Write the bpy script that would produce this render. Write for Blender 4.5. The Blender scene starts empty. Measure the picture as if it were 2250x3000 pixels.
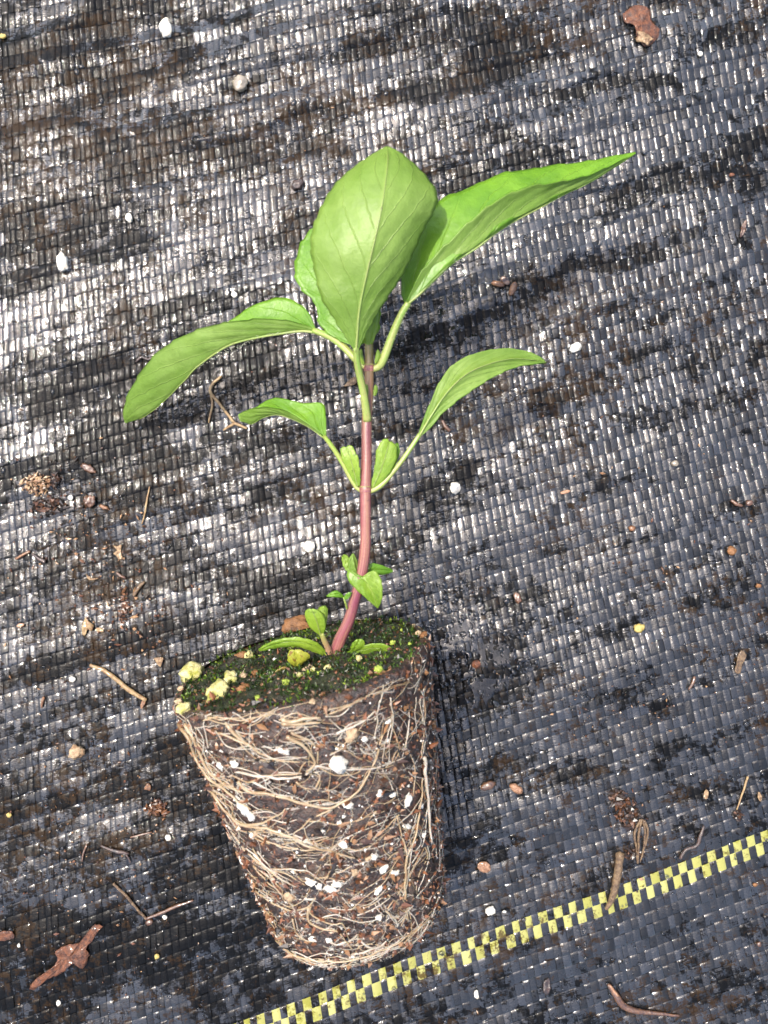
import bpy, bmesh, math, random
import numpy as np
from mathutils import Vector, Matrix, noise
from mathutils.bvhtree import BVHTree

# ------------------------------------------------------------------ scale
DPX = 2655.0                      # camera height above the fabric, in "px" units
S = 0.15 / DPX                    # metres per px unit (camera 15 cm above the fabric)
R_ = random.Random(7)
NR = np.random.default_rng(11)
scene = bpy.context.scene
COL = scene.collection

# ------------------------------------------------------------------ camera, sky, sun, exposure
cam_d = bpy.data.cameras.new('camera'); cam = bpy.data.objects.new('camera', cam_d)
COL.objects.link(cam); scene.camera = cam
cam.location = (0, 0, 0.15)
cam_d.sensor_fit = 'VERTICAL'; cam_d.sensor_height = 24.0; cam_d.sensor_width = 18.0
cam_d.lens = 24.0 * DPX / 3000.0
cam_d.clip_start = 0.002; cam_d.clip_end = 50.0
cam_d.dof.use_dof = True
cam_d.dof.focus_distance = 0.15 - 150 * S
cam_d.dof.aperture_fstop = 22.0

ZEN = math.radians(22.0)                       # sun's angle from the zenith
sun_dir = Vector((-0.80 * math.sin(ZEN), 0.60 * math.sin(ZEN), math.cos(ZEN))).normalized()
world = bpy.data.worlds.new('World'); scene.world = world; world.use_nodes = True
wn = world.node_tree.nodes; wl = world.node_tree.links
bg = wn['Background']; sky = wn.new('ShaderNodeTexSky'); sky.sky_type = 'NISHITA'
sky.sun_disc = False
sky.sun_elevation = math.radians(90) - ZEN
sky.sun_rotation = math.atan2(sun_dir.x, sun_dir.y)
sky.air_density = 1.0; sky.dust_density = 4.5; sky.ozone_density = 0.5; sky.altitude = 0
wl.new(sky.outputs[0], bg.inputs[0]); bg.inputs[1].default_value = 0.15
sun_d = bpy.data.lights.new('sun', 'SUN'); sun = bpy.data.objects.new('sun', sun_d); COL.objects.link(sun)
sun_d.energy = 2.05; sun_d.angle = math.radians(0.53); sun_d.color = (1.0, 0.94, 0.85)
sun.rotation_euler = sun_dir.to_track_quat('Z', 'Y').to_euler()
sun.location = sun_dir * 2.0
vs = scene.view_settings
vs.view_transform = 'Standard'; vs.look = 'None'; vs.gamma = 1.0; vs.use_curve_mapping = False
vs.exposure = 1.7

# ------------------------------------------------------------------ helpers
def W(px, py, z=0.0):
    """point that stands z px units above the fabric and shows at (px, py)"""
    k = (DPX - z) / DPX
    return Vector(((px - 1125) * k * S, (1500 - py) * k * S, z * S))

def G(gx, gy, z=0.0):
    return Vector(((gx - 1125) * S, (1500 - gy) * S, z * S))

def new_mesh(name, verts, faces, mats=(), uvs=None, cols=None, fmat=None, smooth=True):
    me = bpy.data.meshes.new(name)
    verts = np.asarray(verts, dtype=np.float32)
    if isinstance(faces, np.ndarray) and faces.shape[1] in (3, 4):
        n = faces.shape[1]; nf = len(faces)
        me.vertices.add(len(verts)); me.vertices.foreach_set('co', verts.ravel())
        me.loops.add(nf * n); me.loops.foreach_set('vertex_index', faces.astype(np.int32).ravel())
        me.polygons.add(nf)
        me.polygons.foreach_set('loop_start', np.arange(0, nf * n, n, dtype=np.int32))
        me.update(calc_edges=True)
    else:
        me.from_pydata([tuple(v) for v in verts], [], [tuple(int(i) for i in f) for f in faces])
    for m in mats: me.materials.append(m)
    if uvs is not None:
        lay = me.uv_layers.new(name='UVMap')
        vi = np.empty(len(me.loops), dtype=np.int32); me.loops.foreach_get('vertex_index', vi)
        lay.data.foreach_set('uv', np.asarray(uvs, dtype=np.float32)[vi].ravel())
    if cols is not None:
        at = me.attributes.new('Col', 'FLOAT_COLOR', 'POINT')
        c = np.ones((len(verts), 4), dtype=np.float32); c[:, :3] = cols
        at.data.foreach_set('color', c.ravel())
    if fmat is not None:
        me.polygons.foreach_set('material_index', np.asarray(fmat, dtype=np.int32))
    if smooth:
        me.polygons.foreach_set('use_smooth', np.ones(len(me.polygons), dtype=bool))
    me.update()
    return me

def link(name, me, parent=None):
    o = bpy.data.objects.new(name, me); COL.objects.link(o)
    if parent is not None: o.parent = parent
    return o

def tag(o, label=None, cat=None, group=None, kind=None):
    if label: o['label'] = label
    if cat: o['category'] = cat
    if group: o['group'] = group
    if kind: o['kind'] = kind
    return o

def empty(name, loc=(0, 0, 0)):
    o = bpy.data.objects.new(name, None); COL.objects.link(o); o.location = loc
    o.empty_display_size = 0.005
    return o

def catmull(P, n):
    """n samples of a Catmull-Rom curve through P (k x d)"""
    P = np.asarray(P, dtype=float)
    if len(P) == 2:
        t = np.linspace(0, 1, n)[:, None]; return P[0] * (1 - t) + P[1] * t
    A = np.vstack([2 * P[0] - P[1], P, 2 * P[-1] - P[-2]])
    d = np.sqrt(np.linalg.norm(np.diff(P, axis=0), axis=1) + 1e-12)
    T = np.concatenate([[0], np.cumsum(np.maximum(d ** 2, 1e-9))]); T /= T[-1]
    q = np.linspace(0, 1, n); out = np.empty((n, P.shape[1]))
    seg = np.clip(np.searchsorted(T, q, side='right') - 1, 0, len(P) - 2)
    u = ((q - T[seg]) / (T[seg + 1] - T[seg]))[:, None]
    p0, p1, p2, p3 = A[seg], A[seg + 1], A[seg + 2], A[seg + 3]
    return 0.5 * (2 * p1 + (p2 - p0) * u + (2 * p0 - 5 * p1 + 4 * p2 - p3) * u ** 2 + (3 * p1 - p0 - 3 * p2 + p3) * u ** 3)

def tube_arrays(P, rad, sides=8, squash=1.0, cap=True):
    """P: n x 3 world points; rad: n radii in metres -> verts, quads, uv"""
    P = np.asarray(P, dtype=float); n = len(P)
    rad = np.broadcast_to(np.asarray(rad, dtype=float), (n,))
    T = np.gradient(P, axis=0); T /= (np.linalg.norm(T, axis=1, keepdims=True) + 1e-12)
    ref = np.array([0, 0, 1.0])
    B = np.cross(T, ref); nb = np.linalg.norm(B, axis=1, keepdims=True)
    B = np.where(nb < 1e-3, np.array([[1.0, 0, 0]]), B / (nb + 1e-12))
    Nn = np.cross(B, T)
    a = np.linspace(0, 2 * math.pi, sides, endpoint=False)
    ring = (np.cos(a)[None, :, None] * B[:, None, :] + np.sin(a)[None, :, None] * Nn[:, None, :] * squash)
    V = (P[:, None, :] + ring * rad[:, None, None]).reshape(-1, 3)
    i = np.arange(n - 1)[:, None] * sides; j = np.arange(sides)[None, :]; j2 = (j + 1) % sides
    F = np.stack([i + j, i + j2, i + sides + j2, i + sides + j], axis=-1).reshape(-1, 4)
    uv = np.stack(np.broadcast_arrays(np.linspace(0, 1, n)[:, None], (np.arange(sides) / sides)[None, :]), axis=-1).reshape(-1, 2)
    if cap:
        V = np.vstack([V, P[0] - T[0] * rad[0] * 0.5, P[-1] + T[-1] * rad[-1] * 0.5])
        c0, c1 = n * sides, n * sides + 1
        jj = np.arange(sides); jj2 = (jj + 1) % sides
        F0 = np.stack([jj2, jj, np.full(sides, c0), np.full(sides, c0)], -1)
        b = (n - 1) * sides
        F1 = np.stack([b + jj, b + jj2, np.full(sides, c1), np.full(sides, c1)], -1)
        faces = [tuple(f) for f in F] + [tuple(f[:3]) for f in F0] + [tuple(f[:3]) for f in F1]
        uv = np.vstack([uv, [0, 0.5], [1, 0.5]])
        return V, faces, uv
    return V, F, uv

def tube(name, P, rad, mat, parent=None, sides=8, n=None, squash=1.0, smooth=True):
    P = np.asarray([tuple(p) for p in P], dtype=float)
    if n:
        rr = np.interp(np.linspace(0, 1, n), np.linspace(0, 1, len(np.atleast_1d(rad))), np.atleast_1d(rad)) if np.ndim(rad) else rad
        P = catmull(P, n); rad = rr
    V, F, uv = tube_arrays(P, rad, sides, squash)
    return link(name, new_mesh(name, V, F, [mat], uvs=uv, smooth=smooth), parent)

def hash2(ix, iy, seed):
    h = (ix.astype(np.int64) * 374761393 + iy.astype(np.int64) * 668265263 + seed * 1274126177) & 0xFFFFFFFF
    h = ((h ^ (h >> 13)) * 1274126177) & 0xFFFFFFFF
    return ((h ^ (h >> 16)) & 0xFFFF) / 65535.0

def vnoise(x, y, seed=0):
    """smooth value noise in -1..1"""
    ix = np.floor(x); iy = np.floor(y); fx = x - ix; fy = y - iy
    ux = fx * fx * fx * (fx * (fx * 6 - 15) + 10); uy = fy * fy * fy * (fy * (fy * 6 - 15) + 10)
    a = hash2(ix, iy, seed); b = hash2(ix + 1, iy, seed); c = hash2(ix, iy + 1, seed); d = hash2(ix + 1, iy + 1, seed)
    return 2 * ((a * (1 - ux) + b * ux) * (1 - uy) + (c * (1 - ux) + d * ux) * uy) - 1

# ------------------------------------------------------------------ material helpers
ALB = 0.68            # the picture is exposed for the shade: real albedos under a bright exposure
def dim(c): return tuple(ALB * x for x in c[:3]) + (1.0,)
class NT:
    def __init__(self, name):
        self.m = bpy.data.materials.new(name); self.m.use_nodes = True
        self.t = self.m.node_tree; self.n = self.t.nodes; self.l = self.t.links
        self.p = self.n['Principled BSDF']; self.out = self.n['Material Output']
    def node(self, typ, **kw):
        o = self.n.new(typ)
        for k, v in kw.items(): setattr(o, k, v)
        return o
    def put(self, sock, v):
        if hasattr(v, 'is_linked') or isinstance(v, bpy.types.NodeSocket): self.l.new(v, sock)
        else: sock.default_value = v
    def math(self, op, a, b=None, c=None, clamp=False):
        o = self.node('ShaderNodeMath', operation=op, use_clamp=clamp)
        self.put(o.inputs[0], a)
        if b is not None: self.put(o.inputs[1], b)
        if c is not None: self.put(o.inputs[2], c)
        return o.outputs[0]
    def noise(self, vec, scale, detail=3.0, rough=0.55, w=None):
        o = self.node('ShaderNodeTexNoise'); self.l.new(vec, o.inputs['Vector'])
        o.inputs['Scale'].default_value = scale; o.inputs['Detail'].default_value = detail
        o.inputs['Roughness'].default_value = rough
        return o.outputs['Fac']
    def ramp(self, fac, stops, interp='LINEAR'):
        o = self.node('ShaderNodeValToRGB'); self.l.new(fac, o.inputs[0]); cr = o.color_ramp; cr.interpolation = interp
        while len(cr.elements) < len(stops): cr.elements.new(0.5)
        for e, (p, c) in zip(cr.elements, stops):
            e.position = p; e.color = dim(c) if hasattr(c, '__len__') else (c, c, c, 1)
        return o.outputs[0]
    def mix(self, fac, a, b, mode='MIX'):
        o = self.node('ShaderNodeMix', data_type='RGBA', blend_type=mode)
        self.put(o.inputs[0], fac)
        for s, v in ((o.inputs[6], a), (o.inputs[7], b)):
            self.put(s, v if not (hasattr(v, '__len__') and len(v) == 3) else dim(v))
        return o.outputs[2]
    def coord(self, which='Object'):
        return self.node('ShaderNodeTexCoord').outputs[which]
    def mapping(self, vec, scale=(1, 1, 1), rot=(0, 0, 0), loc=(0, 0, 0)):
        o = self.node('ShaderNodeMapping'); self.l.new(vec, o.inputs[0])
        o.inputs['Scale'].default_value = scale; o.inputs['Rotation'].default_value = rot; o.inputs['Location'].default_value = loc
        return o.outputs[0]
    def bump(self, h, strength, dist, normal=None):
        o = self.node('ShaderNodeBump'); self.put(o.inputs['Height'], h)
        o.inputs['Strength'].default_value = strength; o.inputs['Distance'].default_value = dist
        if normal is not None: self.l.new(normal, o.inputs['Normal'])
        return o.outputs[0]
    def set(self, **kw):
        for k, v in kw.items():
            s = self.p.inputs[k.replace('_', ' ')]
            if hasattr(v, '__len__') and not isinstance(v, bpy.types.NodeSocket) and len(v) >= 3 and s.type == 'RGBA': v = dim(v)
            self.put(s, v)
        return self

PXF = 1.0 / S          # noise scale for a wavelength of one px unit

# ------------------------------------------------------------------ fabric materials
def fabric_mat(name, dry, dark, siltc, faded):
    """the Col attribute carries (damp with painted shade, silted, tone of this tape piece)"""
    t = NT(name)
    ob = t.coord('Object'); uv = t.coord('UV')
    at = t.node('ShaderNodeAttribute'); at.attribute_name = 'Col'
    sep = t.node('ShaderNodeSeparateColor'); t.l.new(at.outputs['Color'], sep.inputs[0])
    wet_shade, sa, tone = sep.outputs[0], sep.outputs[1], sep.outputs[2]
    crk = t.node('ShaderNodeTexNoise'); t.l.new(t.mapping(ob, rot=(0, 0, math.radians(-15)), scale=(0.8, 1.15, 1)), crk.inputs['Vector'])
    crk.inputs['Scale'].default_value = PXF / 30; crk.inputs['Detail'].default_value = 4; crk.inputs['Roughness'].default_value = 0.68; crk.inputs['Distortion'].default_value = 1.1
    n1 = crk.outputs['Fac']
    grit = t.noise(ob, PXF / 6.5, 2, 0.6)
    fib = t.noise(t.mapping(uv, scale=(0.02, 0.30, 1)), 1.0, 2, 0.6)     # streaks along each tape
    w = t.math('ADD', wet_shade, t.math('MULTIPLY', t.math('SUBTRACT', n1, 0.5), 1.0))
    w = t.math('ADD', w, t.math('MULTIPLY', t.math('SUBTRACT', grit, 0.5), 0.45))
    w = t.math('ADD', w, t.math('MULTIPLY', t.math('SUBTRACT', fib, 0.5), 0.5))
    wet = t.ramp(w, [(0.46, 0.0), (0.60, 1.0)])  # damp plus painted shade and dark reflections; lowers colour and gloss
    sl = t.math('ADD', sa, t.math('MULTIPLY', t.math('SUBTRACT', grit, 0.5), 1.1))
    sl = t.math('ADD', sl, t.math('MULTIPLY', t.math('SUBTRACT', n1, 0.5), 0.9))
    silt = t.ramp(sl, [(0.55, 0.0), (0.78, 0.85)])
    c = t.mix(wet, t.mix(tone, dry, faded), dark)  # wet: damp plus painted shade and reflections
    c = t.mix(silt, c, siltc)
    h = t.math('ADD', t.math('MULTIPLY', n1, 2.0), t.math('MULTIPLY', grit, 0.55))
    h = t.math('ADD', h, t.math('MULTIPLY', fib, 0.7))
    nb = t.bump(h, 0.36, 2.2 * S)
    t.set(Base_Color=c, Roughness=0.4, Normal=nb)
    t.p.inputs['Specular IOR Level'].default_value = 0.06
    cw = t.math('MULTIPLY', t.math('MULTIPLY_ADD', wet, -0.88, 1.0), t.math('MULTIPLY_ADD', silt, -0.7, 1.0))  # wet: damp plus painted shade and reflections
    t.put(t.p.inputs['Coat Weight'], t.math('MULTIPLY', cw, t.math('MULTIPLY_ADD', tone, 0.6, 0.4)))
    t.p.inputs['Coat Roughness'].default_value = 0.05
    t.p.inputs['Coat IOR'].default_value = 1.72
    t.put(t.p.inputs['Coat Normal'], nb)
    return t.m

def smooth(a, lo, hi):
    q = np.clip((a - lo) / (hi - lo), 0, 1); return q * q * (3 - 2 * q)
def blob(x, y, cx, cy, rx, ry):
    return np.exp(-(((x - cx) / rx) ** 2 + ((y - cy) / ry) ** 2))
def cloth_fields(x, y):
    """damp mixed with painted leaf shade and reflections on the cloth and how much brown silt lies on it"""
    c, s = math.cos(math.radians(-15)), math.sin(math.radians(-15))
    a = x * c + y * s; b = -x * s + y * c
    n = 0.70 * vnoise(a / 340.0, b / 80.0, 41) + 0.55 * vnoise(a / 95.0, b / 38.0, 42) + 0.40 * vnoise(x / 30.0, y / 26.0, 43) + 0.35 * vnoise(x / 11.0, y / 11.0, 44)
    wet_shade_bias = -0.16 + 0.34 * blob(x, y, 1150, 250, 900, 330) - 0.45 * blob(x, y, 1950, 1500, 560, 800) - 0.30 * blob(x, y, 2000, 2650, 600, 450) + 0.9 * blob(x, y, 1400, 1960, 110, 170)  # real pool at the puddle; right side lightened as painted sky sheen
    wet_shade_bias = wet_shade_bias + 0.55 * blob(x, y, 1330, 1000, 190, 230) + 0.55 * blob(x, y, 950, 2780, 520, 300) + 0.30 * smooth(1000 - x, 0, 700) + 0.9 * blob(x, y, 780, 1070, 220, 95) + 0.35 * blob(x, y, 250, 2820, 400, 260)  # paints in leaf shade, a dark reflection at the bottom, less glare at left
    d = 0.6 * vnoise(x / 330.0 + 9, y / 300.0, 51) + 0.4 * vnoise(x / 70.0, y / 60.0, 52) + 0.8 * vnoise(x / 15.0, y / 15.0, 53)
    db = -0.30 + 0.65 * blob(x, y, 420, 300, 520, 380) + 0.30 * blob(x, y, 250, 1750, 300, 300) + 0.30 * blob(x, y, 300, 2500, 300, 250) + 0.2 * blob(x, y, 1800, 2110, 200, 60)
    return n + wet_shade_bias, d + db

M_fabric = fabric_mat('wet_black_tape', (0.009, 0.0092, 0.0098), (0.0028, 0.0028, 0.0028), (0.026, 0.015, 0.007), (0.019, 0.0195, 0.021))
M_yellow = fabric_mat('wet_yellow_tape', (0.27, 0.265, 0.06), (0.22, 0.215, 0.04), (0.05, 0.026, 0.010), (0.37, 0.36, 0.11))

def simple(name, col, rough=0.5, spec=0.5, bump=None, var=None, coat=0.0):
    t = NT(name); ob = t.coord('Object')
    c = (*col, 1)
    if var:
        f = t.noise(ob, PXF / var[0], 4, 0.65); c = t.mix(t.ramp(f, [(0.35, 0), (0.65, 1)]), col, var[1])
    t.set(Base_Color=c, Roughness=rough)
    t.p.inputs['Specular IOR Level'].default_value = spec
    if bump:
        t.set(Normal=t.bump(t.noise(ob, PXF / bump[0], 4, 0.7), bump[1], bump[2] * S))
    if coat:
        t.p.inputs['Coat Weight'].default_value = coat; t.p.inputs['Coat Roughness'].default_value = 0.08
    return t.m

# ------------------------------------------------------------------ the woven ground cover
def weft_slope(v):
    return -(0.205 + 0.155 * np.clip((v + 200) / 3000.0, -0.3, 1.3))
def weave(u, v):
    """fabric coordinates (u: x at y=1500, v: y at x=1125) -> px position"""
    m = weft_slope(v)
    s = 0.135 + 0.075 * (u - 1125) / 1125.0
    y = v + 0 * u; x = u + 0 * v
    for _ in range(5):
        dy = y - 1500
        x = u + s * dy + 1.6e-5 * dy * dy + 5 * vnoise(u / 300.0, y / 420.0, 5)
        y = v + m * (x - 1125) + 7 * vnoise(x / 380.0, v / 300.0, 9)
    return x, y

def relief(x, y):
    c, s = math.cos(math.radians(-15)), math.sin(math.radians(-15))
    a = x * c + y * s; b = -x * s + y * c
    top = np.clip((1900 - y) / 1500.0, 0.25, 1.0)
    z = 11 * vnoise(x / 520.0 + 3.1, y / 520.0, 21)
    r1 = 1 - np.abs(vnoise(a / 520.0, b / 85.0 + 0.25 * vnoise(a / 200.0, b / 200.0, 26), 22)); r2 = 1 - np.abs(vnoise(a / 260.0, b / 48.0, 27))
    z = z + 10.0 * top * r1 ** 3 + 3.4 * top * r2 ** 2 + 2.4 * vnoise(a / 150.0, b / 90.0, 23) + 6.0 * vnoise(a / 300.0 + 4, b / 170.0, 28)
    return z - 18

U0, U1, V0, V1 = -900, 3150, -700, 3750
ub = [U0]
while ub[-1] < U1:
    ub.append(ub[-1] + R_.choice([21, 22, 19, 23, 24, 18, 16, 20, 21, 22]) * R_.uniform(0.95, 1.05))
vb = [V0]
while vb[-1] < V1:
    vb.append(vb[-1] + 37.5 * R_.uniform(0.9, 1.1))
ub = np.array(ub); vb = np.array(vb); NU, NV = len(ub) - 1, len(vb) - 1
vc = 0.5 * (vb[1:] + vb[:-1])
jy = int(np.argmin(np.abs(vc - 2864))); YEL = {jy, jy + 1}
tiltA = NR.normal(0, 1, (NU, NV)); tiltB = NR.normal(0, 1, (NU, NV)); lift = NR.normal(0, 1, (NU, NV)); tone = NR.normal(0, 1, (NU, NV))
FRS = {'warp': (np.array([0.05, 0.22, 0.5, 0.78, 0.95]), np.array([0.70, 0.97, 1.0, 0.97, 0.70])), 'weft': (np.array([0.08, 0.36, 0.64, 0.92]), np.array([0.72, 1.0, 1.0, 0.72]))}
CRS = {'warp': (np.array([0.04, 0.30, 0.70, 0.96]), np.array([-0.7, 0.0, 0.0, -0.7])), 'weft': (np.array([0.0, 0.14, 0.5, 0.86, 1.0]), np.array([-0.55, -0.07, 0.0, -0.07, -0.55]))}
HAMP = 1.5

fabric = empty('ground_cover_fabric'); tag(fabric, 'wet black woven plastic ground cover with a yellow checked marker line', None, None, 'structure')

def tape_mesh(axis, k):
    FR, PR = FRS[axis]; CR, CZ = CRS[axis]
    nb = NV if axis == 'warp' else NU
    lo, hi = (ub[k], ub[k + 1]) if axis == 'warp' else (vb[k], vb[k + 1])
    bnds = vb if axis == 'warp' else ub
    L = (bnds[:-1, None] + (bnds[1:] - bnds[:-1])[:, None] * FR[None, :]).ravel()
    cell = np.repeat(np.arange(nb), len(FR)); f = np.tile(FR, nb); pr = np.tile(PR, nb)
    over = ((cell + k) % 2 == (0 if axis == 'warp' else 1))
    sgn = np.where(over, 1.0, -1.0)
    ta = (tiltA[k, cell] if axis == 'warp' else tiltA[cell, k])
    tb = (tiltB[k, cell] if axis == 'warp' else tiltB[cell, k])
    lf = (lift[k, cell] if axis == 'warp' else lift[cell, k])
    cw = lo + (hi - lo) * CR
    LL, CC = np.meshgrid(L, cw, indexing='ij')
    u, v = (CC, LL) if axis == 'warp' else (LL, CC)
    x, y = weave(u, v)
    z = relief(x, y) + (HAMP * sgn * pr)[:, None] + CZ[None, :]
    on = np.where(over, 1.0, 0.0)
    z = z + (on * (ta * 0.65 * (f - 0.5) * 2 + lf * 0.45))[:, None] + (on * tb * 0.45)[:, None] * ((CR - 0.5) * 2)[None, :]
    n, mm = LL.shape
    V = np.stack([(x - 1125) * S, (1500 - y) * S, z * S], -1).reshape(-1, 3)
    i = np.arange(n - 1)[:, None] * mm; j = np.arange(mm - 1)[None, :]
    F = np.stack([i + j, i + j + 1, i + mm + j + 1, i + mm + j], -1).reshape(-1, 4)
    if axis == 'weft': F = F[:, ::-1]
    F = F[:, ::-1] if False else F
    uvv = np.stack([LL, CC + 997.0 * k], -1).reshape(-1, 2)
    wet, silt = cloth_fields(x, y)  # first field holds damp together with the painted shade and sheen
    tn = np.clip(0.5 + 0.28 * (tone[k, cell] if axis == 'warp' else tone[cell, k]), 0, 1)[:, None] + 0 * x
    col = np.stack([np.clip(0.5 + 0.36 * wet + (0.03 if axis == 'warp' else -0.03), 0, 1), np.clip(0.5 + 0.36 * silt, 0, 1), tn], -1)  # wet: damp together with the painted shade and sheen
    return V, F, uvv, col.reshape(-1, 3)

def tape(name, axis, k):
    V, F, uvv, col = tape_mesh(axis, k)
    return link(name, new_mesh(name, V, F, [M_yellow if axis == 'weft' and k in YEL else M_fabric], uvs=uvv, cols=col), fabric)

for k in range(NU): tape('warp_tape', 'warp', k)
for k in range(NV):
    o = tape('weft_tape', 'weft', k)
    if k in YEL: o['label'] = 'yellow marker tape woven into the black cloth'

# plain bed under and beyond the woven part
gm = simple('dark_bed', (0.012, 0.011, 0.010), 0.5, 0.6, bump=(40, 0.6, 10), var=(160, (0.035, 0.03, 0.026)))
gv = [(-0.6, -0.6, -34 * S), (0.6, -0.6, -34 * S), (0.6, 0.6, -34 * S), (-0.6, 0.6, -34 * S)]
tag(link('ground', new_mesh('ground', gv, [(0, 1, 2, 3)], [gm], smooth=False)), 'dark bed under the woven ground cover', None, None, 'structure')

def ground_z(px, py):
    return float(relief(np.array([float(px)]), np.array([float(py)]))[0]) + 4.0

# ------------------------------------------------------------------ plant materials
def leaf_mat(name, base, light, vein, rough=0.42, nveins=6.0, trans=0.30, tcol=(0.36, 0.55, 0.02), relief_s=1.0, speck=None):
    t = NT(name); uv = t.coord('UV'); ob = t.coord('Object')
    sep = t.node('ShaderNodeSeparateXYZ'); t.l.new(uv, sep.inputs[0])
    a = sep.outputs[0]                                             # 0..1 along
    s = t.math('ABSOLUTE', t.math('MULTIPLY', t.math('SUBTRACT', sep.outputs[1], 0.5), 2.0))   # 0 mid .. 1 margin
    wob = t.math('MULTIPLY', t.math('SUBTRACT', t.noise(ob, PXF / 90, 3, 0.6), 0.5), 0.5)
    q = t.math('SUBTRACT', t.math('MULTIPLY', a, nveins), t.math('MULTIPLY', t.math('POWER', s, 0.85), 2.8))
    q = t.math('ADD', q, wob)
    fr = t.math('ABSOLUTE', t.math('SUBTRACT', t.math('FRACT', t.math('ADD', q, 20.0)), 0.5))      # 0.5 at vein
    sv = t.math('SMOOTHSTEP', 0, 0) if False else t.ramp(fr, [(0.455, 0.0), (0.495, 1.0)])
    fade = t.ramp(s, [(0.45, 1.0), (0.95, 0.15)])
    sv = t.math('MULTIPLY', sv, fade)
    mv = t.ramp(s, [(0.012, 1.0), (0.06, 0.0)])
    vv = t.math('MAXIMUM', t.math('MULTIPLY', sv, 0.8), mv)
    n1 = t.noise(ob, PXF / 140, 4, 0.6); n2 = t.noise(ob, PXF / 7, 2, 0.6)
    c = t.mix(t.ramp(n1, [(0.40, 0), (0.62, 1)]), base, light)
    n3 = t.noise(t.mapping(ob, loc=(7, 3, 1)), PXF / 38, 3, 0.65)
    c = t.mix(t.math('MULTIPLY', t.ramp(n3, [(0.48, 0), (0.70, 1)]), 0.4), c, tuple(x * 0.72 for x in base))
    c = t.mix(t.math('MULTIPLY', t.ramp(n2, [(0.45, 0), (0.75, 1)]), 0.25), c, light)
    c = t.mix(t.math('MULTIPLY', vv, 0.42), c, vein)
    if speck:
        sp = t.ramp(t.noise(ob, PXF / speck[0], 2, 0.5), [(speck[1], 0), (speck[1] + 0.04, 1)])
        c = t.mix(sp, c, speck[2])
    h = t.math('ADD', t.math('MULTIPLY', vv, -1.6 * relief_s), t.math('MULTIPLY', t.noise(ob, PXF / 30, 3, 0.6), 2.4))
    h = t.math('ADD', h, t.math('MULTIPLY', n2, 0.35))
    nb = t.bump(h, 0.55, 2.2 * S)
    t.set(Base_Color=c, Roughness=rough, Normal=nb)
    t.p.inputs['Specular IOR Level'].default_value = 0.45
    tr = t.node('ShaderNodeBsdfTranslucent')
    tc = t.mix(t.math('MULTIPLY', vv, 0.4), tcol, tuple(x * 0.75 for x in tcol))
    t.l.new(tc, tr.inputs[0]); t.l.new(nb, tr.inputs['Normal'])
    mx = t.node('ShaderNodeMixShader'); mx.inputs[0].default_value = trans
    t.l.new(t.p.outputs[0], mx.inputs[1]); t.l.new(tr.outputs[0], mx.inputs[2]); t.l.new(mx.outputs[0], t.out.inputs[0])
    return t.m

M_top = leaf_mat('leaf_upper_side', (0.105, 0.26, 0.008), (0.175, 0.365, 0.018), (0.23, 0.38, 0.04))
M_und = leaf_mat('leaf_underside', (0.155, 0.275, 0.030), (0.225, 0.35, 0.062), (0.26, 0.37, 0.075), rough=0.5, relief_s=-0.9)
M_young = leaf_mat('young_leaf', (0.16, 0.30, 0.02), (0.28, 0.42, 0.04), (0.36, 0.46, 0.10), nveins=4, tcol=(0.38, 0.55, 0.03), speck=(9, 0.66, (0.10, 0.18, 0.01)))
M_yellowleaf = leaf_mat('yellowing_leaf', (0.30, 0.36, 0.03), (0.42, 0.42, 0.05), (0.45, 0.45, 0.12), nveins=4, tcol=(0.5, 0.5, 0.03), speck=(14, 0.62, (0.22, 0.12, 0.03)))
M_dead = leaf_mat('wilted_leaf', (0.20, 0.16, 0.03), (0.34, 0.20, 0.06), (0.4, 0.3, 0.12), nveins=4, tcol=(0.3, 0.2, 0.03), trans=0.2)

def stalk_mat(name, stops, rough=0.38):
    t = NT(name); uv = t.coord('UV'); ob = t.coord('Object')
    sep = t.node('ShaderNodeSeparateXYZ'); t.l.new(uv, sep.inputs[0])
    st = t.noise(t.mapping(uv, scale=(3.0, 16.0, 1)), 1.0, 4, 0.65)
    f = t.math('ADD', sep.outputs[0], t.math('MULTIPLY', t.math('SUBTRACT', st, 0.5), 0.07))
    c = t.ramp(f, stops)
    c = t.mix(t.math('MULTIPLY', t.ramp(st, [(0.45, 0), (0.60, 1)]), 0.8), c, t.mix(0.6, c, (0.40, 0.26, 0.13)))
    sp = t.ramp(t.noise(ob, PXF / 8, 2, 0.5), [(0.66, 0), (0.72, 1)])
    c = t.mix(t.math('MULTIPLY', sp, 0.5), c, (0.08, 0.03, 0.03))
    h = t.math('ADD', st, t.math('MULTIPLY', t.noise(ob, PXF / 6, 3, 0.6), 0.5))
    t.set(Base_Color=c, Roughness=rough, Normal=t.bump(h, 0.5, 2.0 * S))
    t.p.inputs['Subsurface Weight'].default_value = 0.15
    t.p.inputs['Subsurface Radius'].default_value = (0.0006, 0.0004, 0.0002)
    t.p.inputs['Subsurface Scale'].default_value = 0.5
    return t.m

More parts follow.
